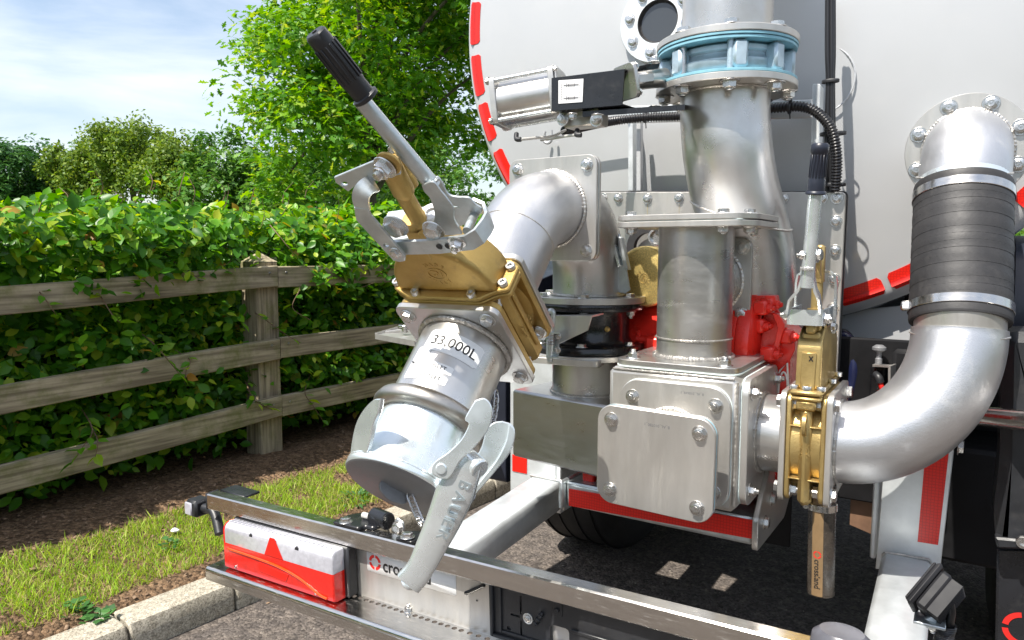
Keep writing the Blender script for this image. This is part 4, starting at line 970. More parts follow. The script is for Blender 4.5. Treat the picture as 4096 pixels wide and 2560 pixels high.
put('rib', join(mv(box(.098, .104, -.07, .07, -.071, -.065, .002), Matrix())), M_['brass'], gv, M=MA)
# lower pipe piece with its square flange
lp = put('discharge_pipe', join(plate(sqo, -.012, 0.0), cyl(RP, -.002, .168, 72)), M_['satin'], TK, M=MA)
put('weld', weld(ringpts(RP+.004, .004, 70), .0062, k=.25), M_['weld'], lp, M=MA)
put('weld', weld(ringpts(RP+.002, .150, 70), .0040), M_['weld'], lp, M=MA)
for x, y in pattern(.168, .168): bolt(lp, (x, y, 0), (0, 0, 1), .0118, M=MA); bolt(gv, (x, y, -.026), (0, 0, -1), .0125, ME_NUT, M=MA); bolt(gv, (x, y, -.110), (0, 0, 1), .0125, ME_NUT, M=MA); bolt(elp, (x, y, -.136), (0, 0, -1), .0125, M=MA)
# stickers, bent round the pipe. ang: where on the pipe, measured in MA from x towards y
def sticker(w, h, ang, z, tilt=0, mt='white', r=.004, off=.0007):
    g = gridrect(w, h, r, 16); g = mv(g, RZ(tilt)); g = wrap(g, RP, off); return put('sticker', mv(g, T((0, 0, 0))), M_[mt], lp, M=MA @ RZ(ang+90) @ T((0, 0, z)) @ RX(180) if False else MA @ T((0, 0, z)) @ RX(180) @ RZ(-ang+90), angle=70)
def print_on(par, s, size, ang, z, dx=0, dy=0, tilt=0, mt='ink', b=.00022, off=.0011, spacing=1.0):
    g = textgeo(s, size, 0, spacing=spacing); g = bold(g, b) if b else g; g = mv(g, RZ(tilt) @ T((dx, dy, 0))); g = wrap(g, RP, off)
    put('lettering', g, M_[mt], par, M=MA @ T((0, 0, z)) @ RX(180) @ RZ(-ang+90), angle=None)
s1 = sticker(.108, .044, 66, .052, -4); print_on(s1, '33,000L', .0275, 66, .052, tilt=-4)
s2 = sticker(.052, .016, 71, .1015, -4, r=.002); print_on(s2, 'INLET', .0095, 71, .1015, tilt=-4, spacing=1.15)
s3 = sticker(.062, .016, 76, .1225, -4, r=.002); print_on(s3, 'OUTLET', .0095, 76, .1225, tilt=-4, spacing=1.15)
s4 = sticker(.030, .066, 101, .098, -3)
for i in range(6): print_on(s4, 'SUITABLE FOR SLURRY ONLY', .0038, 101, .098, tilt=90, dy=.009-.0042*i, mt='inkgrey', b=0)
print_on(s4, '●' if False else 'I', .012, 108, .098, tilt=60, b=.001)
# coupling: rolled ring, cap, closing arms, lever
cq = put('coupling_ring', lathe([(.082, .150), (.094, .150), (.102, .155), (.1055, .164), (.104, .174), (.097, .181), (.086, .182), (.082, .178)], 72), M_['ring'], TK, M=MA, angle=60)
cap = put('coupling_cap', lathe([(.086, .170), (.084, .18), (.084, .215), (.0835, .235), (.088, .250), (.0925, .266), (.0945, .280), (.0965, .284), (.0965, .290), (.0945, .293)], 72), M_['zinc'], TK, M=MA, angle=50)
put('weld', weld(ringpts(.0955, .281, 60), .0022), M_['zinc'], cap, M=MA)
put('end_disc', lathe([(.0945, .293), (.091, .295), (0, .295)], 64), M_['grey'], cap, M=MA)
put('lug', mv(pillow(roundpoly([(-.034, -.002), (.024, -.002), (.020, .018), (-.008, .024), (-.032, .014)], .008), -.004, .004, .0015), T((-.004, -.006, .293)) @ RZ(-52) @ RX(90)), M_['grey'], cap, M=MA)
def ringlink(c, d, L_=.013, w=.006, r=.0016, n=14, side=(1, 0, 0)):
    M = frame(c, Vector(d).cross(Vector(side)), d); o = [(L_*math.cos(2*PI*i/n), w*math.sin(2*PI*i/n), 0) for i in range(n)]; return sweep(o, r, 6, False, True, M)
e0 = MA @ Vector((.020, -.012, .300)); 
path = smooth([e0+Vector((0, 0, .002)), e0+Vector((.018, -.004, -.022)), at(1690, 2095, D=1.14), at(1720, 2110, D=1.14), at(1790, 2085, D=1.15), at(1850, 2035, D=1.16), at(1885, 1990, D=1.17)], 4)
for i in range(0, len(path)-1): d = (path[i+1]-path[i]).normalized(); put('chain_link', ringlink(path[i].lerp(path[i+1], .5), d, .0125, .0058, .0015, side=(1, .2, 0) if i % 2 else (0, .3, 1)), M_['stud'], cap)
path = smooth([at(1985, 1575, D=1.28), at(1980, 1640, D=1.27), at(1968, 1700, D=1.25), at(1960, 1740, D=1.24)], 4)
for i in range(0, len(path)-1): d = (path[i+1]-path[i]).normalized(); put('chain_link', ringlink(path[i].lerp(path[i+1], .5), d, .011, .005, .0014, side=(1, .2, 0) if i % 2 else (0, 1, .3)), M_['stud'], cap)
# closing arms: curved flat plates, each at its own depth
def armframe(px, py, D, n): return frame(at(px, py, D=D), Vector(n), (1, .3, 0))
def traced(name, M, pts, z0, z1, mt, parent, ch=.0015, holes=(), sm=True):
    o = [inframe(M, *p) for p in pts]
    if sm: o = [tuple(q.xy) for q in smooth([Vector((x, y, 0)) for x, y in o+[o[0]]], 4)[:-1]]
    hs = [[inframe(M, *p) for p in h] for h in holes]
    return put(name, plate(o, z0, z1, hs, ch), mt, parent, M=M)
Mb = armframe(1960, 1850, 1.17, (.55, -.80, .15))
traced('closing_arm', Mb, [(2010, 1684), (2050, 1700), (2060, 1745), (2040, 1810), (1985, 1880), (1930, 1945), (1890, 1985), (1868, 1985), (1868, 1930), (1885, 1860), (1925, 1790), (1945, 1720), (1975, 1690)], -.004, .004, M_['zinc'], cap)
traced('arm_flange', Mb, [(2035, 1692), (2056, 1715), (2056, 1760), (2034, 1812), (1982, 1880), (1926, 1947), (1888, 1987), (1880, 1972), (1925, 1915), (1985, 1838), (2020, 1770), (2030, 1730)], .004, .012, M_['zinc'], cap)
Mc = armframe(1850, 1750, 1.10, (.50, -.85, .12))
hd = [inframe(Mc, *p) for p in ((1885, 1830), (1850, 1890), (1812, 1990), (1770, 2090), (1722, 2190), (1672, 2290), (1628, 2345))]
P3 = [Mc @ Vector((x, y, .006-.004*i)) for i, (x, y) in enumerate(hd)]
sh = [(math.cos(2*PI*i/20)*(1 if True else 1), math.copysign(abs(math.sin(2*PI*i/20))**.45, math.sin(2*PI*i/20))*.50) for i in range(20)]
pp = smooth(P3, 5); wd = np.interp(np.linspace(0, 1, len(pp)), [0, .12, .3, .55, .8, 1], [.020, .027, .031, .026, .0215, .0225])
nz0 = Mc.col[2].to_3d(); t0 = (pp[1]-pp[0]).normalized(); side = t0.cross(nz0).normalized()
hand = put('lever', sweep(pp, list(wd), up=side, prof=sh), M_['zinc'], cap, angle=60)
put('lever_end', lathe([(0, 0), (.012, 0), (.0125, -.004), (.0105, -.006), (.0095, -.003), (0, -.001)], 20, frame(pp[-1], (pp[-2]-pp[-1]))), M_['zinc'], hand)
# stamped word on the lever
d_ = (P3[4]-P3[1]).normalized(); Mt = frame(P3[2].lerp(P3[3], .45)+nz0*.0182, nz0, d_)
put('lettering', bold(textgeo('BAUER', .026, .0014, spacing=1.35), .0003), M_['ring'] if False else mat('stamped_zinc', (.50, .56, .58), .8, .35), hand, M=Mt @ T((-.005, .008, 0)))
traced('closing_arm', Mc, [(1905, 1597), (1940, 1588), (1966, 1612), (1972, 1655), (1955, 1715), (1905, 1780), (1850, 1830), (1810, 1895), (1780, 1905), (1742, 1890), (1733, 1862), (1750, 1835), (1800, 1800), (1850, 1750), (1880, 1690), (1865, 1668)], .014, .022, M_['zinc'], cap)
pv = Mc @ Vector((*inframe(Mc, 1772, 1865), .022)); put('pivot_pin', lathe([(0, .003), (.007, .003), (.009, 0), (.009, -.03)], 20, frame(pv, nz0)), M_['zinc'], cap)
pb = Mc @ Vector((*inframe(Mc, 1868, 1838), -.012)); put('pivot_boss', cyl(.016, -.01, .034, 28, frame(pb, (.85, -.25, -.30)), .002), M_['zinc'], cap)
# strap on the far side of the ring
Ml = armframe(1430, 1720, 1.14, (-.35, -.93, .10))
traced('closing_arm', Ml, [(1530, 1594), (1500, 1600), (1460, 1640), (1430, 1700), (1412, 1790), (1412, 1840), (1430, 1856), (1455, 1842), (1480, 1790), (1500, 1700), (1520, 1650)], -.004, .004, M_['zinc'], cap)

# ---- lever mechanism above the gate valve
def AP(px, py, z): x, y = inframe(MA, px, py, z); return MA @ Vector((x, y, z))
rod = put('lever_rod', sweep([AP(1440, 395, -.035), AP(1735, 745, -.035)], .0118, 28), M_['galv'], gv)
gr = [AP(1258, 128, -.035), AP(1264, 136, -.035), AP(1290, 168, -.035), AP(1415, 330, -.035), AP(1420, 336, -.035), AP(1455, 378, -.035), AP(1458, 381, -.035), AP(1466, 392, -.035), AP(1470, 397, -.035)]
grip = put('grip', sweep(gr, [.0125, .0148, .0152, .0160, .0152, .0152, .0185, .0185, .015], 36), M_['plastic'], gv, angle=40)
gd = (gr[-1]-gr[0]).normalized(); MG = frame(gr[2], gd, (0, 0, 1)); GL = (gr[3]-gr[2]).length
for k in range(14):
    a = rad(360/14*k); put('grip_rib', mv(box(.0148, .0172, -.0015, .0015, .004, GL-.004, .0008), RZ(math.degrees(a))), M_['plastic'], grip, M=MG)
put('grip_end_hole', cyl(.0035, -.0008, .001, 12, frame(gr[0]-gd*.0005, -gd, (1, 0, 0))), M_['ink'], grip)
for (pts, z0, z1) in (([(1690, 735), (1735, 722), (1768, 760), (1792, 790), (1818, 830), (1820, 870), (1850, 925), (1838, 932), (1795, 935), (1740, 930), (1735, 900), (1742, 850), (1725, 790), (1700, 760)], -.020, -.016),
                      ([(1735, 712), (1752, 702), (1772, 725), (1795, 770), (1830, 782), (1878, 785), (1905, 812), (1930, 830), (1925, 850), (1890, 835), (1840, 822), (1800, 812), (1775, 790), (1760, 750)], -.058, -.054)):
    traced('fork_arm', MA @ T((0, 0, z0)), pts, 0, .004, M_['galv'], rod, .0008)
put('weld', weld([AP(1695, 742, -.026), AP(1715, 738, -.024), AP(1735, 730, -.026), AP(1755, 712, -.034)], .004, False), M_['galv'], rod)
# U bracket, strip on edge
def strip(pts, w, t, up): return sweep(pts, 1, up=up, prof=[(-w/2, -t/2), (w/2, -t/2), (w/2, t/2), (-w/2, t/2)])
ay = MA.col[1].to_3d()
b0 = AP(1590, 990, .010); b1 = AP(1745, 985, .010); b2 = AP(1878, 968, .010); b3 = AP(1915, 945, .002); b4 = AP(1945, 905, -.02); b5 = AP(1958, 880, -.04); b6 = AP(1945, 838, -.07); b7 = AP(1895, 815, -.075)
ub = put('u_bracket', strip([b0, b1, b2, b3, b4, b5, b6, b7], .028, .005, ay), M_['galv'], gv, angle=30)
for px in (1760, 1795): put('hole', lathe([(.0055, .0032), (0, .0029)], 16, frame(AP(px, 980 if px > 1770 else 982, .0105), MA.col[2].to_3d())), M_['ink'], ub)
def hexat(parent, p, ax, r, me=ME_NUT): return bolt(parent, p, ax, r, me)
hexat(ub, AP(1828, 968, .014), MA.col[2].to_3d()-ay*.25, .0105)
# flat link and crank plate
lk = traced('link_bar', MA @ T((0, 0, .018)), [(1421, 822), (1477, 827), (1488, 855), (1626, 1017), (1624, 1036), (1604, 1040), (1578, 1034), (1430, 872)], 0, .005, M_['galv'], gv, .0008, holes=[[(1550+12*math.cos(a), 972+9*math.sin(a)) for a in [2*PI*i/12 for i in range(12)]]], sm=False)
hexat(lk, AP(1582, 1010, .023), MA.col[2].to_3d(), .008, ME_BOLT)
cur = [AP(1450, 830, .020), AP(1443, 800, .020), AP(1448, 770, .016), AP(1470, 745, .006), AP(1500, 735, -.006)]
put('link_curl', strip(smooth(cur, 4), .026, .005, (cur[0]-cur[1]).cross(MA.col[2].to_3d())), M_['galv'], lk, angle=50)
traced('crank_plate', MA @ T((0, 0, -.012)), [(1342, 702), (1550, 616), (1602, 655), (1606, 690), (1520, 712), (1441, 723), (1398, 758), (1348, 722)], 0, .005, M_['galv'], gv, .0008, holes=[[(1383+15*math.cos(a), 727+9*math.sin(a)) for a in [2*PI*i/12 for i in range(12)]]], sm=False)
st = put('valve_stem', join(sweep([AP(1598, 748, -.030), AP(1684, 892, -.030)], .0135, 26)), M_['brass'], gv)
put('stem_clevis', join(sweep([AP(1548, 632, -.020), AP(1556, 650, -.021), AP(1612, 760, -.024), AP(1632, 772, -.028)], [.006, .0165, .0175, .014], 22), sweep([AP(1585, 618, -.05), AP(1597, 640, -.05), AP(1640, 745, -.045)], [.008, .013, .014], 20)), M_['brass'], st, angle=60)
hexat(st, AP(1541, 668, .000), MA.col[2].to_3d()+MA.col[0].to_3d()*-.15, .0135); hexat(st, AP(1590, 616, -.055), -MA.col[2].to_3d(), .012, ME_BOLT)
put('clevis_washer', ringp(.008, .019, -.002, .003, 28, frame(AP(1556, 652, -.002), MA.col[2].to_3d())), M_['brass'], st)
put('gland', join(lathe([(.0, 0), (.034, 0), (.032, .012), (.022, .030), (.020, .04), (0, .04)], 28, MA @ T((.0, .195, -.066)) @ RX(-90)), mv(box(-.055, .055, -.022, .022, .0, .012, .005), MA @ T((-.02, .232, -.055)) @ RX(-90) @ RZ(8)), mv(box(-.055, .055, -.02, .02, .0, .010, .005), MA @ T((-.02, .252, -.075)) @ RX(-90) @ RZ(8))), M_['galv'], gv)
put('gland_nut', mv(hexbody(.024, 0, .014), frame(AP(1668, 893, -.035), AP(1600, 760, -.035)-AP(1668, 893, -.035))), M_['brass'], gv)
hexat(gv, AP(1585, 902, .000), MA.col[2].to_3d(), .016, ME_BOLT); hexat(gv, AP(1735, 920, -.002), MA.col[2].to_3d(), .014, ME_BOLT)
put('washer_disc', ringp(.008, .020, -.003, .003, 24, frame(AP(1725, 850, -.05), (AP(1600, 760, -.035)-AP(1668, 893, -.035)))), M_['white'], gv)
put('cross_pin', sweep([AP(1868, 925, -.012), AP(1896, 862, -.055)], .007, 14), M_['galv'], rod)
put('back_plate', plate([tuple(inframe(MA @ T((0, 0, -.06)), *p)) for p in ((1800, 825), (1870, 818), (1925, 850), (1900, 880), (1830, 905), (1790, 880))], 0, .004, M=MA @ T((0, 0, -.06))), M_['galv'], gv)
put('support_bar', strip([AP(1620, 790, -.07), AP(1680, 900, -.07)], .02, .004, MA.col[0].to_3d()), M_['galv'], gv)

# ================================================================ second elbow and swivel on the left
BX, BY = F0.x+.0, 1.615; RB = .089
bp = arc(Vector((F0.x, F0.y+.012, F0.z)), Vector((BX, BY, F0.z)), Vector((BX, BY, F0.z-.17)), 20)+[Vector((BX, BY, 1.185))]
be = put('rear_elbow', sweep(bp, RB, 64), M_['satin'], TK, angle=70)
put('square_flange', plate(fo, -.024, -.013), M_['plate'], be, M=MF)
put('round_flange', ringp(RB-.005, .142, 1.172, 1.187, 64, T((BX, BY, 0))), M_['plate'], be); put('weld', weld(ringpts(RB+.003, 1.190, 60, T((BX, BY, 0))), .004), M_['weld'], be)
boltring(be, 1.187, 1, 6, .122, .0115, -8, BX, BY)
sw = put('swivel', lathe([(.0, 1.171), (.141, 1.171), (.142, 1.169), (.142, 1.157), (.139, 1.154), (.108, 1.152), (.104, 1.145), (.104, 1.085), (.110, 1.076), (.115, 1.072), (.139, 1.070), (.142, 1.067), (.142, 1.053), (.139, 1.051), (0, 1.051)], 64, T((BX, BY, 0))), M_['black'], TK, angle=45)
boltring(sw, 1.071, 1, 6, .124, .0105, -70, BX, BY, ME_BOLT); boltring(sw, 1.154, -1, 6, .124, .0105, -8, BX, BY, ME_NUT)
p = T((BX, BY, 0)) @ RZ(-38) @ T((.104, 0, 1.112)); put('grease_nipple', lathe([(.006, 0), (.007, .003), (.004, .006), (.004, .010), (0, .011)], 10, p @ RY(90)), M_['brass'], sw)
sp2 = put('swivel_base_plate', ringp(.05, .148, 1.037, 1.050, 64, T((BX, BY, 0))), M_['plate'], TK)
boltring(sp2, 1.037, -1, 6, .124, .010, -52, BX, BY, ME_NUTS)
ext = flat = plate(roundpoly([(-.165, -.150), (.080, -.150), (.080, -.095), (-.165, -.085)], .012), 1.030, 1.045); put('stop_plate', mv(ext, T((BX, BY, 0)) @ RZ(6)), M_['plate'], sp2)
# spring pin and its steel bracket
wb = [at(*p_, Y=1.46) for p_ in ((2150, 1262), (2370, 1262), (2352, 1322), (2238, 1375), (2150, 1330))]
put('pin_bracket', join(plate([(p_.x, p_.z) for p_ in wb], 0, .004, (), .0008, Matrix(((1, 0, 0, 0), (0, 0, -1, 1.462), (0, 1, 0, 0), (0, 0, 0, 1)))), quadslab([wb[0], wb[1], wb[1]+Vector((0, .06, .002)), wb[0]+Vector((0, .06, .002))], (0, 0, -1), .004)), M_['plate'], sw)
Yq = 1.435; hp = put('pin_holder', join(*[quadslab([at(*p_, Y=Yq) for p_ in q_], (0, 1, 0), .003) for q_ in (((2186, 1330), (2238, 1330), (2232, 1432), (2184, 1432)),)], quadslab([at(2186, 1330, Y=Yq-.02), at(2238, 1330, Y=Yq-.02), at(2238, 1330, Y=Yq), at(2186, 1330, Y=Yq)], (0, 0, -1), .003), quadslab([at(2186, 1428, Y=Yq-.02), at(2236, 1428, Y=Yq-.02), at(2236, 1428, Y=Yq), at(2186, 1428, Y=Yq)], (0, 0, -1), .003)), M_['galv'], sw)
Yp = Yq-.012
put('spring_pin', sweep(smooth([at(2196, 1247, Y=Yp), at(2206, 1243, Y=Yp), at(2213, 1256, Y=Yp), at(2207, 1320, Y=Yp), at(2204, 1380, Y=Yp), at(2200, 1445, Y=Yp)], 5), .0062, 16), M_['galv'], sw)
put('pin_knob', mv(lathe([(0, -.012), (.009, -.009), (.011, 0), (.009, .008), (0, .011)], 18), frame(at(2184, 1250, Y=Yp), (1, 0, .1))), M_['plastic'], sw)
hx = []
for i in range(60): a = i*.75; hx.append(at(2203, 1335+i*.75, Y=Yp)+Vector((math.cos(a)*.0085, math.sin(a)*.0085, 0)))
put('spring', sweep(hx, .0013, 6), M_['stud'], sw)
for p_ in ((2230, 1345), (2228, 1400)): bolt(hp, at(*p_, Y=Yq), (0, -1, 0), .007)
# short riser and the rectangular steel beam under it
zt_ = .945; Mbm = Matrix.Rotation(rad(-9), 4, 'Z')
put('riser_pipe', cyl(RB, zt_-.01, 1.037, 64, T((BX, BY, 0))), M_['steel'], TK); 
bm = put('steel_beam', join(box(-.155, .30, -.115, .115, .768, .943, .006, T((BX, BY, 0)) @ Mbm)), M_['brush'], TK)
put('weld', weld(ringpts(RB+.003, zt_, 60, T((BX, BY, 0))), .0045), M_['weld'], bm)

# ---- folding stainless tray behind the coupling
ty = thing_ = None
tr = [at(*p_, Z=z) for p_, z in (((1502, 1338), 1.075), ((1600, 1316), 1.075), ((1720, 1365), 1.075), ((1660, 1372), 1.075))]
tr = [Vector((-1.16, 1.22, 1.06)), Vector((-1.16, 1.40, 1.06)), Vector((-.93, 1.40, 1.06)), Vector((-.93, 1.22, 1.06))]
t0_ = at(1502, 1340, Y=1.42); t1_ = at(1660, 1368, Y=1.36); t2_ = at(1720, 1330, Y=1.55); t3_ = at(1590, 1314, Y=1.62)
tv_ = put('stainless_tray', join(quadslab([t0_, t1_, t2_, t3_], (0, 0, -1), .003), strip([t0_-Vector((0, 0, .004)), t1_-Vector((0, 0, .004))], .014, .003, (0, 0, 1)), strip([t0_, t3_], .012, .003, (0, 0, 1)), sweep([at(1540, 1330, Y=1.48), at(1600, 1322, Y=1.52)], .004, 8)), M_['plate'], TK)
c_ = at(1620, 1330, Y=1.46); put('wing_nut', join(cyl(.009, 0, .018, 14, T(c_)), mv(box(-.022, .004, -.004, .004, .012, .020, .002), T(c_))), M_['bolt'], tv_)
# ================================================================ square valve box with blank cover
BXC, BYC, BZC = -.495, 1.545, .915
bxm = put('valve_box', box(-.642, -.362, 1.400, 1.690, .775, 1.050, .012), M_['plate'], TK)
for zz in (.783, 1.043):
    for xx in (-.636, -.367): pass
put('weld', weld([Vector((-.366, 1.404, .79+.25*i/20)) for i in range(21)], .004, False), M_['weld'], bxm)
put('weld', weld([Vector((-.632+.26*i/20, 1.404, 1.046)) for i in range(21)], .003, False), M_['weld'], bxm)
# top flange with vertical pipe
VX, VY, RV = -.502, 1.545, .081
put('top_gasket', plate(rrect(.268, .275, .035, 6), 1.0505, 1.0535, (), .0004, T((VX, VY, 0))), M_['wgask'], bxm)
vp = put('vertical_pipe', join(cyl(RV, 1.06, 1.356, 72, T((VX, VY, 0))), plate(rrect(.264, .272, .032, 6), 1.054, 1.066, (), .0012, T((VX, VY, 0)))), M_['steel'], TK)
put('weld', weld(ringpts(RV+.004, 1.069, 70, T((VX, VY, 0))), .0055), M_['weld'], vp); put('weld', weld(ringpts(RV+.001, 1.108, 70, T((VX, VY, 0))), .0026), M_['weld'], vp)
for x, y in pattern(.20, .205): bolt(vp, (VX+x, VY+y, 1.066), (0, 0, 1), .0115, ME_NUT)
put('square_flange', plate(roundpoly([(-.138, -.118), (.118, -.118), (.150, -.07), (.150, .118), (-.138, .118)], .016), 1.348, 1.360, (), .0012, T((VX, VY, 0))), M_['plate'], vp)
put('gasket', plate(rrect(.25, .228, .015, 4), 1.3602, 1.3622, (), .0003, T((VX+.003, VY, 0))), M_['wgask'], vp)
tf = put('blank_flange', plate(roundpoly([(-.138, -.118), (.118, -.118), (.150, -.07), (.150, .118), (-.138, .118)], .016), 1.3624, 1.374, (), .0012, T((VX, VY, 0))), M_['plate'], vp)
for x, y in ((-.115, -.09), (.085, -.092), (.125, -.045), (-.07, .09), (.10, .09), (-.115, .085)):
    bolt(tf, (VX+x, VY+y, 1.374), (0, 0, 1), .0115); bolt(vp, (VX+x, VY+y, 1.348), (0, 0, -1), .0115, ME_NUTS)
# side branch of the vertical pipe with its flanges and the small bronze valve
ZB = 1.231
MB_ = Matrix(((1, 0, 0, VX+.002), (0, 0, -1, 0), (0, 1, 0, ZB), (0, 0, 0, 1)))      # x across, y up, z towards the camera = -Y
br = put('branch_pipe', cyl(.074, -1.645, -1.565, 56), M_['steel'], TK, M=MB_)
put('square_flange', plate(rrect(.190, .192, .02, 5), -1.652, -1.641, (), .001), M_['plate'], br, M=MB_); put('weld', weld(ringpts(.077, -1.639, 50), .0055), M_['weld'], br, M=MB_)
put('bronze_body', join(plate(rrect(.182, .186, .02, 5), -1.663, -1.6525, (), .002), cyl(.075, -1.70, -1.66, 40), plate(rrect(.182, .186, .02, 5), -1.702, -1.690, (), .002)), M_['brass'], br, M=MB_)
put('square_flange', plate(rrect(.190, .192, .02, 5), -1.7145, -1.7025, (), .001), M_['plate'], br, M=MB_)
for x, y in pattern(.150, .152): bolt(br, (x, y, -1.641), (0, 0, 1), .0125, M=MB_); bolt(br, (x, y, -1.690), (0, 0, 1), .0105, ME_NUT, M=MB_)
put('branch_end', lathe([(.074, -1.70), (.074, -1.78), (.068, -1.81), (.05, -1.835), (0, -1.85)], 48), M_['satin'], br, M=MB_, angle=60)
# round bronze valve head left of the vertical pipe
MD = frame(at(2574, 1107, Y=1.66), (0.0, -1, 0), (1, 0, 0)); MD = Matrix(((1, 0, 0, MD[0][3]), (0, 0, -1, MD[1][3]), (0, 1, 0, MD[2][3]), (0, 0, 0, 1)))
gd_ = put('round_valve_head', join(lathe([(0, 0), (.066, 0), (.073, -.003), (.076, -.010), (.076, -.05), (0, -.05)], 72), mv(cyl(.018, 0, .10, 24), T((-.03, 0, -.025)) @ RY(-90))), M_['gild'], TK, M=MD, angle=50)
put('cast_emblem', mv(emblem(.0118), RZ(72)), M_['gold'], gd_, M=MD @ T((.0, -.004, .0002)))
lb = [(2424, 925), (2440, 917), (2465, 920), (2478, 940), (2500, 1040), (2520, 1160), (2500, 1175), (2474, 1170), (2455, 1090), (2435, 1010)]
put('lever_bracket', flatY(lb, 1.60, .005), M_['galv'], gd_); put('lever_bracket', flatY([(2468, 945), (2484, 950), (2512, 1080), (2498, 1075), (2476, 1010)], 1.585, .02), M_['galv'], gd_)
put('lever_bracket', flatY([(2448, 952), (2458, 946), (2462, 985), (2480, 1060), (2470, 1070), (2452, 1000)], 1.58, .02), M_['zinc'], gd_)
# ---- box front: bolted flange, stub, blank cover
MFp = Matrix(((1, 0, 0, -.491), (0, 0, -1, 1.400), (0, 1, 0, .905), (0, 0, 0, 1)))
put('front_gasket', plate(rrect(.238, .252, .045, 8), 0, .0025, (), .0004), M_['wgask'], bxm, M=MFp)
fp_ = put('front_flange', plate(rrect(.236, .250, .045, 8), .0027, .013, (), .0012), M_['plate'], bxm, M=MFp)
for x, y in pattern(.176, .176): bolt(fp_, (x, y, .013), (0, 0, 1), .0110, ME_NUTS, M=MFp)
put('stub', cyl(.070, .013, .085, 56), M_['plate'], fp_, M=MFp); put('weld', weld(ringpts(.073, .014, 60), .0045), M_['weld'], fp_, M=MFp)
put('part_mark', mv(textgeo('B_AL_010649_1', .0072), T((.040, .108, .0133)) @ RZ(180)), M_['inkgrey'], fp_, M=MFp)
MCv = Matrix(((1, 0, 0, -.4945), (0, 0, -1, 1.302), (0, 1, 0, .888), (0, 0, 0, 1))) @ RZ(-1.2) @ RX(2)
cvr = put('cover_plate', plate(rrect(.240, .205, .034, 8), 0, .010, (), .0014), M_['plate'], TK, M=MCv)
put('gasket', plate(rrect(.240, .205, .034, 8), -.0025, -.0002, (), .0003), M_['blue'], cvr, M=MCv)
put('stub_flange', plate(rrect(.240, .205, .034, 8), -.0120, -.0027, (), .0012), M_['plate'], cvr, M=MCv)
for x, y in pattern(.180, .146): bolt(cvr, (x, y, .010), (0, 0, 1), .0112, M=MCv)
put('part_mark', mv(textgeo('B_AL_010780_1', .0078), T((.006, .075, .0103)) @ RZ(180)), M_['inkgrey'], cvr, M=MCv)
# ---- right side of the box: flange, pipe stub, flange, bronze gate valve, flange, big bend
def MX(x): return Matrix(((0, 0, 1, x), (1, 0, 0, BYC), (0, 1, 0, BZC), (0, 0, 0, 1)))   # local x -> Y, y -> Z, z -> X
sf = put('side_flange', join(plate(rrect(.262, .262, .035, 7), .003, .016, (), .0014)), M_['plate'], bxm, M=MX(-.362)); put('gasket', plate(rrect(.262, .262, .035, 7), 0, .0028, (), .0004), M_['wgask'], bxm, M=MX(-.362))
for x, y in pattern(.20, .20): bolt(sf, (x, y, .016), (0, 0, 1), .0112, ME_NUT, M=MX(-.362))
ss = put('side_stub', cyl(.0805, -.348, -.29, 64, MX(0)), M_['steel'], TK); put('weld', weld(ringpts(.083, -.3445, 60, MX(0)), .0045), M_['weld'], ss)
XV = -.292
sq2 = rrect(.212, .222, .018, 6)
put('square_flange', plate(sq2, XV, XV+.011, (), .0012, MX(0)), M_['plate'], ss)
MV = MX(XV+.0118) @ SC(1, 1, .82)
v2 = put('gate_valve', join(plate(rrect(.206, .214, .018, 6), 0, .011, (), .002), plate(rrect(.206, .214, .018, 6), .077, .088, (), .002),
     lathe([(.1025, .011), (.1025, .014), (.1015, .020), (.1015, .068), (.1025, .074), (.1025, .077)], 48),
     box(-.085, .085, -.118, .098, .030, .058, .008), box(-.110, -.07, -.112, .085, .031, .057, .010)), M_['gold'], TK, M=MV, angle=42)
for y in (-.06, .045): put('rib', box(-.1035, -.085, y-.0015, y+.0015, .010, .078, .001), M_['gold'], v2, M=MV)
put('lifting_ear', mv(lathe([(.004, -.004), (.014, -.004), (.014, .004), (.004, .004), (.004, -.004)], 20), T((-.112, .050, .044)) @ SC(1, 1.5, 1)), M_['gold'], v2, M=MV)
MVf = MV @ Matrix(((0, 0, -1, -.108), (0, 1, 0, 0), (1, 0, 0, .044), (0, 0, 0, 1)))   # faces -Y: x -> X, y -> Z
put('cast_emblem', mv(emblem(.0098), Matrix()), M_['gold'], v2, M=MVf @ T((0, .0, .0002)))
for x, y in pattern(.165, .175):
    bolt(v2, (x, y, .011), (0, 0, 1), .0125, ME_NUT, M=MV); bolt(v2, (x, y, .077), (0, 0, -1), .0125, ME_NUT, M=MV)
    bolt(ss, MX(0) @ Vector((x, y, XV)), (-1, 0, 0), .0125)
XE = XV+.0118+.0885*.82
# bonnet
put('bonnet_lip', join(box(-.115, .115, .097, .106, .010, .078, .004), box(-.117, .117, .108, .118, .008, .080, .004)), M_['gold'], v2, M=MV)
bo = roundpoly([(-.1015, .117), (.099, .117), (.100, .175), (.086, .214), (.05, .236), (-.058, .236), (-.096, .208)], .012, 4)
put('bonnet', mv(pillow(bo, .016, .072, .005), Matrix()), M_['gold'], v2, M=MV, angle=45)
put('bonnet_face', join(box(-.095, -.03, .225, .246, .034, .054, .004), box(-.1035, -.09, .118, .190, .028, .060, .0015), mv(box(-.020, .020, -.012, .012, 0, .03, .004), T((-.085, .215, .044)) @ RY(90))), M_['gold'], v2, M=MV)
put('marker_cross', bold(textgeo('x', .020), .0006), M_['ink'], v2, M=MVf @ T((.006, .180, -.0040)))
put('lettering', bold(textgeo('ECO', .0155, .0008, spacing=1.2), .0005), M_['gold'], v2, M=MVf @ T((0, .088, .0042)))
put('bonnet_front', box(-.112, -.09, .078, .098, .022, .066, .004), M_['gold'], v2, M=MV)
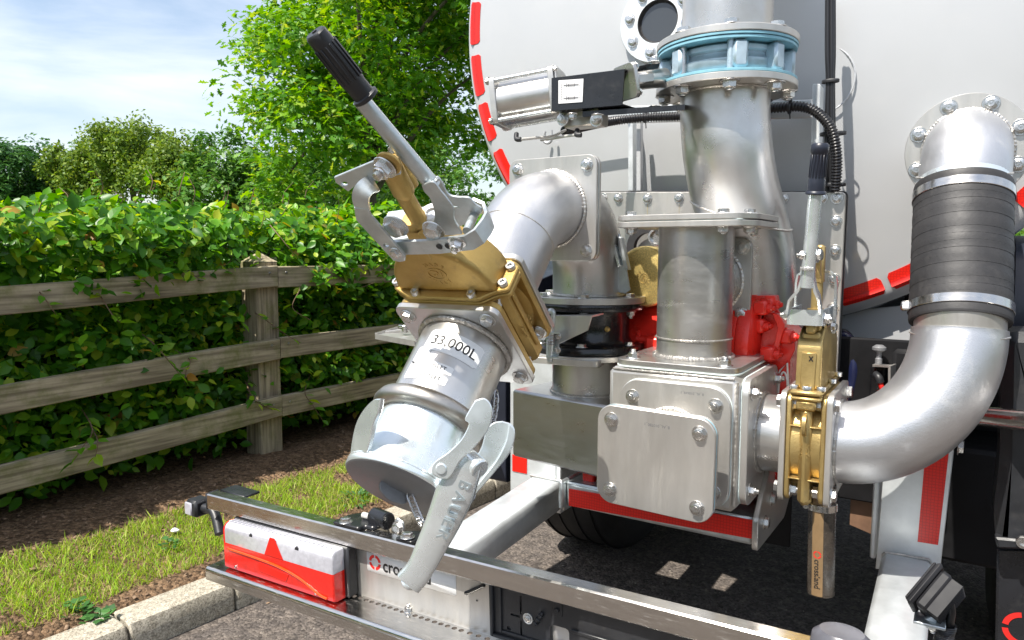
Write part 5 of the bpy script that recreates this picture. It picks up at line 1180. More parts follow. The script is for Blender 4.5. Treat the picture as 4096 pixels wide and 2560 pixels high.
put('cast_emblem', mv(emblem(.016), RZ(90)), M_['gold'], v2, M=MV @ T((0, .172, .0682)))
for x, z in ((-.100, .014), (-.106, .044), (-.100, .074), (.0, .080), (.095, .078)): bolt(v2, (x, .118, z), (0, 1, 0), .0085, ME_CAP, M=MV)
# yoke: galvanised strap, fork and lever
VXc = XV+.0118+.036
put('stem', join(cyl(.0105, 1.12, 1.25, 20, T((VXc+.002, BYC-.05, 0))), box(VXc-.002, VXc+.014, BYC-.062, BYC-.040, 1.235, 1.31, .004)), M_['gold'], v2)
put('gland_nut', mv(hexbody(.020, 0, .014), T((VXc+.002, BYC-.05, 1.172))), M_['gold'], v2)
ZY0, ZY1 = at(3190, 1300, Y=1.425).z, at(3190, 1238, Y=1.425).z
xl, xr = at(3143, 1270, Y=1.425).x, at(3290, 1270, Y=1.425).x
yk = put('yoke_band', join(plate(roundpoly([(xl, 1.425), (xr, 1.425), (xr, 1.56), (xr-.004, 1.56), (xr-.004, 1.429), (xl+.004, 1.429), (xl+.004, 1.56), (xl, 1.56)], [.012, .012, .0, .0, .01, .01, 0, 0], 4), ZY0, ZY1, (), 0)), M_['zinc'], v2, angle=35)
bolt(yk, (xl, 1.46, (ZY0+ZY1)/2), (-1, 0, 0), .010, ME_NUT); bolt(yk, (xr, 1.45, (ZY0+ZY1)/2-.003), (1, 0, 0), .010, ME_NUTS)
put('yoke_side', quadslab([at(3285, 1240, Y=1.50), at(3305, 1250, Y=1.52), at(3332, 1335, Y=1.56), at(3290, 1310, Y=1.52)], (0, 1, 0), .005), M_['galv'], yk)
def bentstrip(name, pts, w, t, up, mt, par): return put(name, strip([at(p[0], p[1], Y=p[2]) for p in pts], w, t, up), mt, par, angle=35)
bentstrip('fork_arm', [(3210, 1078, 1.41), (3213, 1105, 1.41), (3196, 1160, 1.415), (3162, 1195, 1.42), (3153, 1246, 1.435)], .022, .0045, (0, 1, 0), M_['zinc'], yk)
bentstrip('fork_arm', [(3255, 1078, 1.41), (3252, 1105, 1.41), (3262, 1160, 1.415), (3276, 1190, 1.42), (3282, 1248, 1.435)], .022, .0045, (0, 1, 0), M_['zinc'], yk)
bentstrip('link_bar', [(3205, 1092, 1.53), (3193, 1100, 1.53), (3187, 1130, 1.53), (3182, 1236, 1.53)], .016, .004, (0, 1, 0), M_['zinc'], yk)
bentstrip('link_bar', [(3283, 1082, 1.52), (3320, 1088, 1.52), (3342, 1105, 1.52), (3345, 1140, 1.52), (3336, 1330, 1.535)], .014, .005, (0, 1, 0), M_['zinc'], yk)
bolt(yk, at(3332, 1307, Y=1.515), (1, -.3, 0), .008, ME_BOLT)
r0, r1 = at(3226, 1150, Y=1.405), at(3264, 760, Y=1.395)
lr = put('lever_rod', sweep([r0, r1], .0122, 32), M_['zinc'], v2); rd = (r1-r0).normalized()
put('weld', weld([r0+rd*.035+Vector((-.012, -.012, 0)), r0+rd*.035+Vector((0, -.016, 0)), r0+rd*.035+Vector((.012, -.012, 0))], .004, False), M_['weld'], lr)
g0, g1 = at(3262, 778, Y=1.397), at(3282, 572, Y=1.385); gg = (g1-g0); gl = gg.length; gg.normalize()
MGr = frame(g0, gg, (1, 0, 0)) @ SC(1.18, 1.18, 1); gp2 = put('grip', lathe([(0, 0), (.0140, 0), (.0152, .002), (.0148, .005), (.0128, .007), (.0125, .026), (.0118, .028), (.0118, gl-.018), (.0130, gl-.016), (.0130, gl-.004), (.010, gl), (0, gl)], 36), M_['navy'], v2, M=MGr)
for k in range(16): put('grip_rib', mv(box(.0114, .0127, -.0011, .0011, .030, gl-.020, .0005), RZ(22.5*k)), M_['navy'], gp2, M=MGr)
bolt(lr, at(3222, 1022, Y=1.40), (-1, -.2, 0), .009, ME_NUT); bolt(lr, at(3268, 1020, Y=1.41), (1, -.2, 0), .011, ME_BOLT)
put('pivot_block', quadslab([at(3264, 994, Y=1.43), at(3282, 994, Y=1.43), at(3280, 1115, Y=1.45), at(3264, 1115, Y=1.45)], (0, 1, 0), .015), M_['gold'], lr)
# big aluminium-look bend on the right
RE = .082
dpts = [Vector((XE+.002, BYC, BZC)), Vector((XE+.04, BYC, BZC)), Vector((XE+.10, BYC+.0, BZC+.004))]
cl = at(3835, 1318, Y=1.63); x1, z1 = cl.x, cl.z; xs, zs = XE+.05, BZC
rx_, rz_ = x1-XE-.012, z1-BZC-.012; rz_ = min(rz_, rx_*1.35)
dp = [Vector((XE, BYC, BZC))]
for i in range(0, 31): t = PI/2*i/30; dp.append(Vector((x1-rx_+rx_*math.sin(t), BYC+(1.63-BYC)*(i/30)**1.5, BZC+rz_-rz_*math.cos(t))))
dp.append(Vector((x1, 1.632, z1)))
big = put('large_bend', sweep(dp, RE, 72, True), M_['blast'], TK, angle=70)
put('square_flange', plate(sq2, XE, XE+.011, (), .0012, MX(0)), M_['plate'], big); put('weld', weld(ringpts(RE+.002, XE+.013, 60, MX(0)), .004), M_['weld'], big)
for x, y in pattern(.165, .175): bolt(big, MX(0) @ Vector((x, y, XE+.011)), (1, 0, 0), .0125)
EC = dp[-1]; put('weld', weld(ringpts(RE+.0008, 0, 60, T(EC-Vector((0, 0, .010)))), .0025), M_['weld'], big)
put('hose_tail', cyl(RE-.004, 0, .05, 60, T(EC)), M_['plate'], big)
# hose up to the tank flange
TF = at(3868, 600, Y=1.87); TP = Vector((TF.x, TF.y-.10, TF.z))
H0 = EC+Vector((0, 0, .012)); H1 = Vector((TF.x-.003, 1.735, at(3865, 745, Y=1.735).z))
hd_ = (H1-H0).normalized(); HL = (H1-H0).length; MH = frame(H0, hd_, (1, 0, 0)); pr_ = [(.070, 0), (.0865, 0), (.0875, .004)]; nr = 9
z_ = .004
for i in range(40): 
    z = .004+(HL-.008)*i/40; pr_ += [(.0872+.0004*math.sin(i*1.3), z)]
pr_ += [(.0875, HL-.004), (.0865, HL), (.070, HL)]
hose = put('rubber_hose', lathe(pr_, 72), M_['rubber'], TK, M=MH, angle=60)
hx = []
for i in range(16*40): a = 2*PI*i/40; hx.append((.0872*math.cos(a), .0872*math.sin(a), .03+(HL-.06)*i/640))
put('hose_wrap', sweep(hx, .00045, 5), M_['rubber'], hose, M=MH)
for z in (.018, HL-.034): put('hose_clamp', ringp(.084, .0898, z, z+.018, 72, None, .0008), M_['bumper'], hose, M=MH)
put('clamp_lug', mv(box(-.012, .012, -.006, .006, 0, .020, .003), T((-.088, -.02, .018))), M_['bumper'], hose, M=MH)
st_ = put('tank_stub', sweep(arc(Vector((TF.x, TF.y, TF.z)), Vector((TF.x, H1.y+.005, TF.z)), Vector((H1.x, H1.y, H1.z-.02)), 22), RE, 64), M_['blast'], TK, angle=70)
put('weld', weld(ringpts(RE+.001, 0, 60, frame(H1+Vector((0, 0, .022)), (0, -.12, 1))), .0028), M_['weld'], st_)
put('tail_ring', ringp(.07, RE+.001, -.004, .012, 60, frame(H1, hd_)), M_['zinc'], st_)
MTF = Matrix(((1, 0, 0, TF.x), (0, 0, -1, TF.y), (0, 1, 0, TF.z), (0, 0, 0, 1)))
tfl = put('round_flange', ringp(.05, .119, 0, .013, 72), M_['bumper'] if False else M_['plate'], st_, M=MTF); put('weld', weld(ringpts(RE+.003, .015, 60), .0045), M_['weld'], st_, M=MTF)
put('neck', cyl(.09, -.25, 0, 48), M_['tank'], st_, M=MTF)
for k in range(8): a = rad(22.5+45*k); bolt(st_, (.1005*math.cos(a), .1005*math.sin(a), .013), (0, 0, 1), .0130, M=MTF)

# ---- hanging clear hose under the valve
hc, hb_ = at(3289, 1995, Y=1.50), at(3283, 2372, Y=1.49); MHh = frame(hb_, hc-hb_, (1, 0, 0)); HHl = (hc-hb_).length+.03
pr_ = [(.018, 0), (.0255, 0)]; nn = 34
for i in range(nn*2): pr_.append((.0262 if i % 2 else .0252, .003+(HHl-.006)*i/(nn*2)))
pr_ += [(.0255, HHl), (.018, HHl)]
M_['hh'] = mat('smoky_hose', (.040, .032, .025), 0, .25, .4, 30, .1, .2, 120, dust=.5, dcol=(.11, .09, .07), spec=.6)
dh = put('drain_hose', lathe(pr_, 40), M_['hh'], TK, M=MHh, angle=60)
M_['tan'] = mat('tan_stripe', (.20, .13, .065), 0, .35, .12, 30, spec=.6)
def wraph(g, off, ang=0): v, f = wrap(g, .0258, off); return mv((v, f), RZ(ang))
put('stripe', wraph(mv(gridrect(.021, HHl-.004, .0005, 8), T((0, HHl/2, 0))), .0008, -8), M_['tan'], dh, M=MHh, angle=None)
put('logo', wraph(mv(target_logo(.0075), T((0, .085, 0))), .0012, -8), M_['inkred'], dh, M=MHh, angle=None)
put('lettering', wraph(mv(bold(textgeo('crossland', .0155), .0003), T((0, .046, 0)) @ RZ(-90)), .0012, -8), M_['ink'], dh, M=MHh, angle=None)
put('hose_clamp', ringp(.024, .0285, HHl-.052, HHl-.037, 40), M_['bumper'], dh, M=MHh)
put('clamp_screw', join(mv(cyl(.0045, -.010, .012, 12), T((-.026, -.014, HHl-.044)) @ RX(90)), box(-.034, -.020, -.018, -.006, HHl-.050, HHl-.038, .002)), M_['bolt'], dh, M=MHh)
put('hose_spigot', cyl(.023, HHl-.01, HHl+.06, 32), M_['steel'], dh, M=MHh)

# ================================================================ red pump
PX_, PY_, PZ_ = -.43, 1.76, 1.03
def MPX(x, z=PZ_, y=PY_): return Matrix(((0, 0, 1, x), (1, 0, 0, y), (0, 1, 0, z), (0, 0, 0, 1)))
pump = put('pump', join(lathe([(.0, -.42), (.10, -.42), (.105, -.40), (.105, -.14), (.13, -.10), (.135, -.03), (.150, -.03), (.152, -.002), (.150, 0), (0, 0)], 64, MPX(PX_, 1.07))), M_['red'], TK)
c = MPX(PX_, 1.07)
put('pump_cover', join(lathe([(0, .0), (.152, .001), (.154, .008), (.152, .030), (.140, .038), (.118, .042), (0, .046)], 64, c)), M_['red'], pump)
# faceted gearbox casting with lugs, facing right
put('gear_back', flatY(roundpoly([(2960, 1215), (3040, 1188), (3095, 1205), (3150, 1320), (3170, 1400), (3150, 1600), (2925, 1600), (2925, 1400)], 14), 1.70, .12, (), .0015), M_['red'], pump, angle=30)
put('gear_flange', flatY(roundpoly([(2995, 1205), (3030, 1182), (3078, 1184), (3085, 1200), (3050, 1290), (3020, 1400), (3008, 1500), (3000, 1600), (2925, 1570), (2925, 1430), (2955, 1300)], 12), 1.665, .05, (), .0015), M_['red'], pump, angle=30)
put('gear_casing', flatY(roundpoly([(3050, 1235), (3108, 1262), (3152, 1318), (3176, 1350), (3180, 1400), (3160, 1440), (3152, 1600), (3045, 1600), (3045, 1480), (3055, 1430), (3035, 1400), (3050, 1320)], 10), 1.675, .12, (), .0015), M_['red'], pump, angle=30)
put('casing_rib', flatY(roundpoly([(3085, 1250), (3120, 1262), (3140, 1300), (3115, 1390), (3122, 1400), (3098, 1425), (3060, 1420), (3062, 1400), (3095, 1380), (3110, 1310)], 6), 1.655, .03, (), .0015), M_['red'], pump, angle=30)
put('casing_plug', flatY(roundpoly([(3060, 1182), (3100, 1184), (3104, 1215), (3062, 1212)], 4), 1.65, .04, (), .0015), M_['red'], pump, angle=30)
for (px, py, Y) in ((3085, 1232, 1.65), (3112, 1218, 1.66), (3072, 1304, 1.655), (3112, 1418, 1.645), (3182, 1348, 1.67)):
    p_ = at(px-14, py, Y=Y); put('lug', mv(box(-.014, .014, -.016, .016, -.03, .002, .005), frame(p_, (1, -.25, 0), (0, 1, 0))), M_['red'], pump); bolt(pump, p_, (1, -.25, 0), .0105, ME_REDNUT)
pq = [at(*p_, Y=1.672) for p_ in ((3104, 1595), (3112, 1490), (3149, 1452), (3154, 1560))]
put('raised_frame', sweep([pq[0], pq[1].lerp(pq[0], .1), pq[1].lerp(pq[2], .25), pq[2], pq[3]], .0022, 8), M_['white'], pump)
pc = at(3132, 1575, Y=1.672); put('raised_arch', sweep([pc+Vector((.010*math.cos(t), -.001, .050*math.sin(t))) for t in [PI*i/14 for i in range(15)]], .0022, 8), M_['white'], pump)
put('lower_casing', join(box(PX_-.08, PX_+.045, 1.66, 1.80, .735, 1.06, .02), mv(cyl(.036, 0, .055, 28, None, .004), MPX(PX_+.04, .808, 1.66)), mv(cyl(.026, .05, .075, 28, None, .004), MPX(PX_+.04, .808, 1.66)), box(PX_+.03, PX_+.08, 1.63, 1.68, .765, .80, .008)), M_['red'], pump)
for z in (.785, .825): bolt(pump, (PX_+.095, 1.64, z), (1, 0, 0), .010, ME_REDNUT)
# left end of the pump, behind the swivel
put('bearing_housing', join(mv(lathe([(0, 0), (.058, 0), (.062, .006), (.062, .09), (.078, .10), (.080, .17), (0, .18)], 48), frame(at(2480, 1330, Y=1.80), (1, -.04, 0), (0, 0, 1)))), M_['red'], pump)
put('housing_flange', mv(lathe([(0, 0), (.098, 0), (.10, .004), (.10, .02), (0, .024)], 48), frame(at(2590, 1330, Y=1.79), (1, 0, 0), (0, 0, 1))), M_['red'], pump)
for k in range(5): put('fin', mv(box(-.002, .002, -.10, .10, -.09, .09, .001), frame(at(2596, 1330, Y=1.79), (1, 0, 0), (0, 0, 1)) @ RZ(25*k)), M_['red'], pump)
put('drain_tap', join(mv(cyl(.011, 0, .06, 18), frame(at(2548, 1352, Y=1.66), (1, 0, -.1), (0, 0, 1))), mv(box(-.022, .022, -.022, .022, 0, .05, .008), frame(at(2588, 1370, Y=1.66), (1, 0, -.1), (0, 0, 1))), mv(box(-.004, .004, -.003, .003, -.03, .012, .001), T(at(2556, 1340, Y=1.655)) @ RY(-18))), M_['red'], pump)
yl = [at(*p_, Y=1.735) for p_ in ((2548, 1243), (2574, 1243), (2556, 1266), (2530, 1266))]; put('warning_label', quadslab(yl, (0, 1, .5), .001), M_['yellow'], pump)
put('red_foot', box(at(2320, 1905, Y=1.52).x, at(2368, 1905, Y=1.52).x, 1.53, 1.62, .735, .775, .004), M_['red'], pump)
put('red_foot', box(at(2040, 1525, Y=1.95).x, at(2090, 1525, Y=1.95).x, 1.94, 1.96, .9, 1.02, .004), M_['redtape'], pump)

# ================================================================ cradle below the pump with red tape, side cheeks and bolts
xa, xb = -.809, -.336; ZT, ZBm = .737, .676
cr_ = put('pump_cradle', join(box(xa+.012, xb-.012, 1.500, 1.520, ZBm, ZT, .008), box(xa+.012, xb-.012, 1.502, 1.95, ZT-.010, ZT, .004)), M_['galv'], TK)
# the slot in the top of the cradle
put('slot', mv(plate(rrect(.045, .012, .006, 4), 0, .0006, (), 0), T((-.43, 1.56, ZT))), M_['ink'], cr_)
tp = [at(*p_, Y=1.4985) for p_ in ((2276, 1955), (3011, 2080), (3008, 2155), (2276, 2022))]; put('reflective_tape', quadslab([Vector((p_.x, 1.4975, p_.z)) for p_ in tp], (0, 1, 0), .0022), M_['redtape'], cr_)
put('cheek', box(xa, xa+.011, 1.485, 1.95, ZBm-.004, ZT+.004, .003), M_['galv'], cr_)
ck = plate(roundpoly([(1.485, .672), (1.485, .742), (1.66, .90), (1.92, .97), (1.98, .95), (1.98, .80), (1.75, .66)], .012), 0, .012, (), .0015, Matrix(((0, 0, 1, xb-.012), (1, 0, 0, 0), (0, 1, 0, 0), (0, 0, 0, 1))))
chk = put('cheek', ck, M_['plate'], cr_)
for (y, z) in ((1.545, .717), (1.60, .752), (1.65, .78), (1.71, .81)): bolt(cr_, (xb, y, z), (1, 0, 0), .0115)

# ================================================================ galvanised rear frame: uprights, arms and reflective tape
ulf = put('frame_upright', join(box(-1.118, -.960, 1.75, 1.765, .545, 1.12, .003), box(-.962, -.945, 1.75, 1.93, .545, 1.12, .003)), M_['galvb'], TK)
for z0, z1 in ((.645, .695), (.96, 1.02)): put('reflective_tape', box(-1.108, -1.058, 1.7475, 1.7505, z0, z1, 0), M_['redtape'], ulf)
def tubebox(p0, p1, w, h, mt, name, par, ch=.010):
    d = Vector(p1)-Vector(p0); L_ = d.length; M = frame(p0, d, (1, 0, 0)); return put(name, box(-w/2, w/2, -h/2, h/2, 0, L_, ch), mt, par, M=M, angle=50)
tubebox((-.99, 1.12, .565), (-.99, 1.75, .600), .105, .085, M_['galvb'], 'frame_arm', TK)
put('weld', weld([Vector((-1.045, 1.748, .642)), Vector((-.935, 1.748, .645)), Vector((-.935, 1.748, .56))], .004, False), M_['weld'], TK)
urf = put('frame_upright', join(flatY([(3545, 1750), (3822, 1750), (3755, 2330), (3700, 2315), (3502, 2275)], 1.75, .012), box(-.150, -.138, 1.76, 1.9, .60, .80, .003)), M_['galvb'], TK)
tq = [at(*p_, Y=1.748) for p_ in ((3703, 1800), (3800, 1770), (3752, 2180), (3670, 2167))]; put('reflective_tape', quadslab(tq, (0, 1, 0), .002), M_['redtape'], urf)
tubebox((-.068, 1.05, .560), (-.075, 1.752, .585), .098, .085, M_['galvb'], 'frame_arm', TK)
put('weld', weld([Vector((-.122, 1.746, .57)), Vector((-.122, 1.746, .625)), Vector((-.03, 1.746, .63)), Vector((-.025, 1.746, .56))], .004, False), M_['weld'], TK)
bolt(urf, at(3830, 1785, Y=1.76), (1, 0, 0), .014)
# ================================================================ running gear and chassis seen underneath
def wheel(x0, x1, y, r):
    prt = [(.0, -.5), (.55, -.5), (.58, -.46), (.80, -.5), (.93, -.46), (.985, -.38), (.995, -.30)]
    pf = [(rr*r, (x0+x1)/2+(x1-x0)*z) for rr, z in prt]+[(r, (x0+x1)/2), ]+[(rr*r, (x0+x1)/2-(x1-x0)*z) for rr, z in prt[::-1]]
    M = Matrix(((0, 0, 1, 0), (1, 0, 0, y), (0, 1, 0, r), (0, 0, 0, 1)))
    w = put('wheel', lathe(pf, 64, M), M_['tyre'], TK)
    for i in range(4):
        xx = x0+(x1-x0)*(.2+.2*i); put('tread_groove', sweep([(xx, y+(r+.001)*math.cos(2*PI*k/56), r+(r+.001)*math.sin(2*PI*k/56)) for k in range(56)], .004, 6, False, True), M_['ink'], w)
    put('hub', mv(lathe([(0, 0), (.12, 0), (.14, -.03), (.20, -.05), (.20, -.06)], 32), M @ T((0, 0, x1+.005))), M_['dark'], w)
    return w
wheel(-1.50, -1.12, 2.90, .50); wheel(.12, .48, 2.90, .50); wheel(-1.50, -1.12, 4.1, .50); wheel(.12, .48, 4.1, .50)
ch_ = put('chassis', join(box(-1.02, -.92, 1.95, 9.5, .80, 1.06, .01), box(-.14, -.04, 1.95, 9.5, .80, 1.06, .01), box(-1.35, .28, 2.35, 2.45, .72, .98, .01), box(-1.1, .1, 2.84, 2.96, .44, .56, .02), box(-.95, -.1, 1.97, 1.99, .66, 1.08, .004), box(-1.05, .02, 2.5, 9.4, 1.0, 1.05, .005)), M_['dark'], TK)
put('sun_block_panel', box(-1.16, -.36, 1.965, 1.975, .50, 1.12, .003), M_['dark'], ch_)  # added panel that keeps sun patches off the road underneath
put('rear_panel', box(-.135, .02, 2.20, 2.215, .62, 1.22, .004), M_['dark'], ch_)
pn = put('grey_panel', flatY(roundpoly([(3330, 1250), (3830, 1200), (3830, 1330), (3620, 1372), (3480, 1425), (3330, 1440)], 14), 2.14, .01), M_['greyish'], TK)
put('brown_plate', flatY([(3405, 1920), (3520, 1925), (3512, 2150), (3398, 2100)], 2.0, .01), mat('rusty_primer', (.16, .09, .055), .1, .6, .3, 12, bump=.2, dust=.3, dcol=(.05, .03, .03)), ch_)
put('spring_block', box(-.04, .12, 2.1, 2.4, .50, .80, .01), M_['dark'], ch_)
put('axle_drum', mv(lathe([(0, -.1), (.11, -.1), (.12, -.08), (.12, .0), (.09, .01), (.09, .05), (0, .05)], 32), frame(at(3900, 2000, Y=2.35), (-1, 0, 0), (0, 0, 1))), M_['black'], ch_)
# dark hoses and lashing by the hatch
put('hose', sweep(smooth([at(3330, 1345, Y=2.02), at(3385, 1350, Y=2.0), at(3408, 1400, Y=1.99), at(3415, 1470, Y=1.98), at(3405, 1540, Y=1.98), at(3370, 1610, Y=1.97)], 6), .014, 14), M_['bluecab'], TK)
put('hose', sweep(smooth([at(3330, 1335, Y=2.05), at(3380, 1330, Y=2.05), at(3420, 1390, Y=2.03), at(3425, 1500, Y=2.03), at(3400, 1600, Y=2.0)], 6), .009, 12), M_['cable'], TK)
# release knob bracket with the red air line
kb = put('release_bracket', join(quadslab([at(3490, 1458, Y=1.90), at(3555, 1462, Y=1.86), at(3585, 1458, Y=2.0), at(3520, 1447, Y=2.02)], (0, 0, -1), .005), quadslab([at(3562, 1465, Y=1.86), at(3586, 1456, Y=1.93), at(3580, 1560, Y=1.93), at(3562, 1560, Y=1.86)], (-1, .3, 0), .005)), M_['plate'], TK)
pk = at(3514, 1454, Y=1.94); put('release_knob', lathe([(0, 0), (.008, 0), (.008, .012), (.006, .014), (.006, .028), (.016, .034), (.016, .040), (.008, .046), (0, .046)], 20, T(pk)), M_['grey'], kb)
put('valve_body', cyl(.017, -.13, -.01, 20, T(pk)), M_['black'], kb)
put('fitting', sweep(smooth([at(3503, 1497, Y=1.90), at(3515, 1510, Y=1.89), at(3522, 1530, Y=1.89)], 5), .009, 12), M_['plastic'], kb)
put('red_air_line', sweep(smooth([at(3520, 1528, Y=1.89), at(3530, 1560, Y=1.89), at(3540, 1600, Y=1.9), at(3545, 1640, Y=1.9)], 5), .006, 12), M_['inkred'], kb)
put('red_air_line', sweep(smooth([at(3520, 1560, Y=1.92), at(3524, 1600, Y=1.92), at(3515, 1640, Y=1.92)], 5), .006, 12), M_['inkred'], kb)
put('post', flatY([(3605, 1410), (3690, 1410), (3660, 1640), (3570, 1640)], 2.02, .03), M_['black'], ch_); put('post_frame', flatY([(3585, 1465), (3600, 1465), (3600, 1640), (3560, 1640)], 1.99, .05), M_['galvb'], ch_)
put('clip', box(at(3617, 1370, Y=2.0).x, at(3660, 1370, Y=2.0).x, 2.0, 2.04, at(3640, 1420, Y=2.0).z, at(3640, 1370, Y=2.0).z, .005), M_['navy'], ch_)
put('cast_cover', mv(lathe([(0, 0), (.05, .0), (.08, .02), (.09, .05), (.09, .10), (0, .10)], 24), frame(at(3460, 1530, Y=2.06), (0, 1, 0), (1, 0, 0))), mat('tarry_casting', (.012, .012, .013), .2, .16, .3, 12, bump=1., bs=40, bdist=.015), ch_)
put('steel_tube', mv(cyl(.0205, 0, .5, 28), frame(at(3895, 1662, Y=1.75), at(4200, 1692, Y=1.60)-at(3895, 1662, Y=1.75))), M_['bumper'], TK)
# ---- mudguards: the left one stands behind the coupling
lm = [( -1.50+.0, .0)]
gpf = roundpoly([(1.80, .58), (1.80, .98), (1.98, 1.20), (2.55, 1.30), (3.3, 1.30), (3.3, 1.26), (2.57, 1.26), (2.02, 1.16), (1.84, .96), (1.84, .58)], .02)
put('mudguard', plate(gpf, -1.53, -1.165, (), .002, Matrix(((0, 0, 1, 0), (1, 0, 0, 0), (0, 1, 0, 0), (0, 0, 0, 1)))), M_['navy'], TK)
# ---- mudguard and flap on the right
def extY(o, Y, th, mt, name, par, ch=.004): return put(name, flatY(o, Y, th, (), ch), mt, par)
mg = extY(roundpoly([(4010, 1330), (4300, 1330), (4300, 2190), (3985, 2190), (3975, 2050), (4000, 1850)], [60, 5, 5, 30, 60, 60], 6), 1.70, .16, M_['plastic'], 'mudguard', TK, .02)
put('mudguard_lip', flatY(roundpoly([(3978, 2150), (4300, 2180), (4300, 2205), (3990, 2195)], 10), 1.69, .03, (), .004), M_['plastic'], mg)
bolt(mg, at(4091, 2165, Y=1.69), (0, -1, 0), .012, ME_CAP)
fl = extY([(3988, 2196), (4300, 2200), (4300, 2900), (3975, 2900)], 1.74, .012, M_['satinblack'], 'mud_flap', mg)
MLg = Matrix(((1, 0, 0, at(4092, 2520, Y=1.738).x), (0, 0, -1, 1.7385), (0, 1, 0, at(4092, 2520, Y=1.738).z), (0, 0, 0, 1)))
put('logo', target_logo(.036, .30, 12), M_['inkred'], fl, M=MLg, angle=None)
put('upper_guard', join(mv(cyl(.20, 0, .5, 48), frame(at(4035, 1260, Y=2.2), (1, 0, 0), (0, 0, 1)))), M_['navy'], mg)
put('upper_guard', join(mv(cyl(.10, 0, .5, 48), frame(at(4000, 1190, Y=2.55), (1, 0, 0), (0, 0, 1)))), M_['navy'], mg)
put('galvanised_tray', flatY([(3985, 1120), (4140, 1120), (4140, 1145), (3985, 1145)], 2.6, .05), M_['galvb'], TK)
for y_ in (1008, 1078): put('rail', sweep([at(3990, y_, Y=3.0), at(4140, y_+2, Y=3.0)], .008, 10), M_['galvb'], TK)

# ================================================================ rear bumper beam with lamp
b0_, b1_ = Vector((-1.601, 1.07, .683)), Vector((-.204, 1.07, .722)); bx = (b1_-b0_).normalized()
MBp = frame(b0_, bx.cross(Vector((0, 1, 0))), bx)     # local x along the beam, y away from the camera, z up
BL = 1.95
rail = put('bumper_rail', box(0, BL, 0, .034, -.040, 0, .003), M_['bumper'], TK, M=MBp, angle=25)
put('end_cap', box(-.004, .002, -.001, .037, -.041, .001, .002), M_['plastic'], rail, M=MBp)
def BPt(px, py, y=0.0):   # a point on the plane y of the beam frame, local x, z
    o = MBp @ Vector((0, y, 0)); n = MBp.col[1].to_3d(); r = sight(px, py); q_ = MBp.inverted() @ (VC+r*((o-VC).dot(n)/r.dot(n))); return q_.x, q_.z
def BPz(px, py, z):
    o = MBp @ Vector((0, 0, z)); n = MBp.col[2].to_3d(); r = sight(px, py); q_ = MBp.inverted() @ (VC+r*((o-VC).dot(n)/r.dot(n))); return q_.x, q_.y
xL, zF = BPt(834, 2262, -.045)
ZS = zF
holes = []
for (px, py) in ((1415, 2386), (1439, 2393), (1463, 2401), (1486, 2408), (1511, 2416), (1535, 2423), (1560, 2430), (1585, 2438), (1608, 2448), (1661, 2462), (1686, 2470), (1711, 2478), (1739, 2487), (1766, 2494), (1792, 2503), (1820, 2511), (1847, 2520)):
    x, y = BPz(px, py, ZS); holes.append((x, y))
dxh = (holes[-1][0]-holes[0][0])/(len(holes)); hy = sum(h[1] for h in holes)/len(holes)
hl = [circ(.0058, 12, x, hy) for x, _ in holes]+[circ(.0058, 12, holes[-1][0]+.021*i, hy) for i in range(1, 24)]
shelf = put('bumper_shelf', plate([(xL, -.047), (BL, -.047), (BL, .030), (xL, .030)], ZS-.004, ZS, hl, 0), M_['bumper'], TK, M=MBp)
put('shelf_lip', mv(sweep([(xL, -.046, ZS-.0115), (BL, -.046, ZS-.0115)], 1, up=(0, 0, 1), prof=[(.0115*math.cos(t), .008*math.sin(t)) for t in [2*PI*i/16 for i in range(16)]]), Matrix()), M_['bumper'], shelf, M=MBp, angle=50)
put('lip_face', box(xL, BL, -.0545, -.050, ZS-.032, ZS-.010, .001), M_['bumper'], shelf, M=MBp)
xbk, zbk = BPt(1370, 2200, .028)
bpan = put('back_panel', box(xL+.02, BL, .028, .033, ZS-.002, -.038, .0008), M_['plate'], shelf, M=MBp)
for (px, py) in ((1394, 2370), (1634, 2440)):
    x, y = BPz(px, py, ZS+.001); bolt(shelf, (x, y, ZS), (0, 0, 1), .0085, ME_NUT, M=MBp)
# sticker
sc_ = [BPt(px, py, .0275) for px, py in ((1468, 2204), (1824, 2290), (1823, 2376), (1470, 2290))]
cx_ = sum(q_[0] for q_ in sc_)/4; cz_ = sum(q_[1] for q_ in sc_)/4; wS = sc_[1][0]-sc_[0][0]; hS = ((sc_[0][1]-sc_[3][1])+(sc_[1][1]-sc_[2][1]))/2
MSk = MBp @ Matrix(((1, 0, 0, cx_), (0, 0, -1, .0278), (0, 1, 0, cz_), (0, 0, 0, 1)))
skr = put('sticker', plate(rrect(wS, hS, .005, 4), 0, .0006, (), 0), M_['white'], bpan, M=MSk, angle=None)
put('logo', target_logo(hS*.36, .38, 10), M_['inkred'], skr, M=MSk @ T((-wS/2+hS*.50, 0, .0009)), angle=None)
put('lettering', bold(textgeo('crossland', hS*.80, align='LEFT', rs=5), .0009), M_['ink'], skr, M=MSk @ T((-wS/2+hS*.98, -.003, .0009)) @ SC(.93, 1, 1), angle=None)
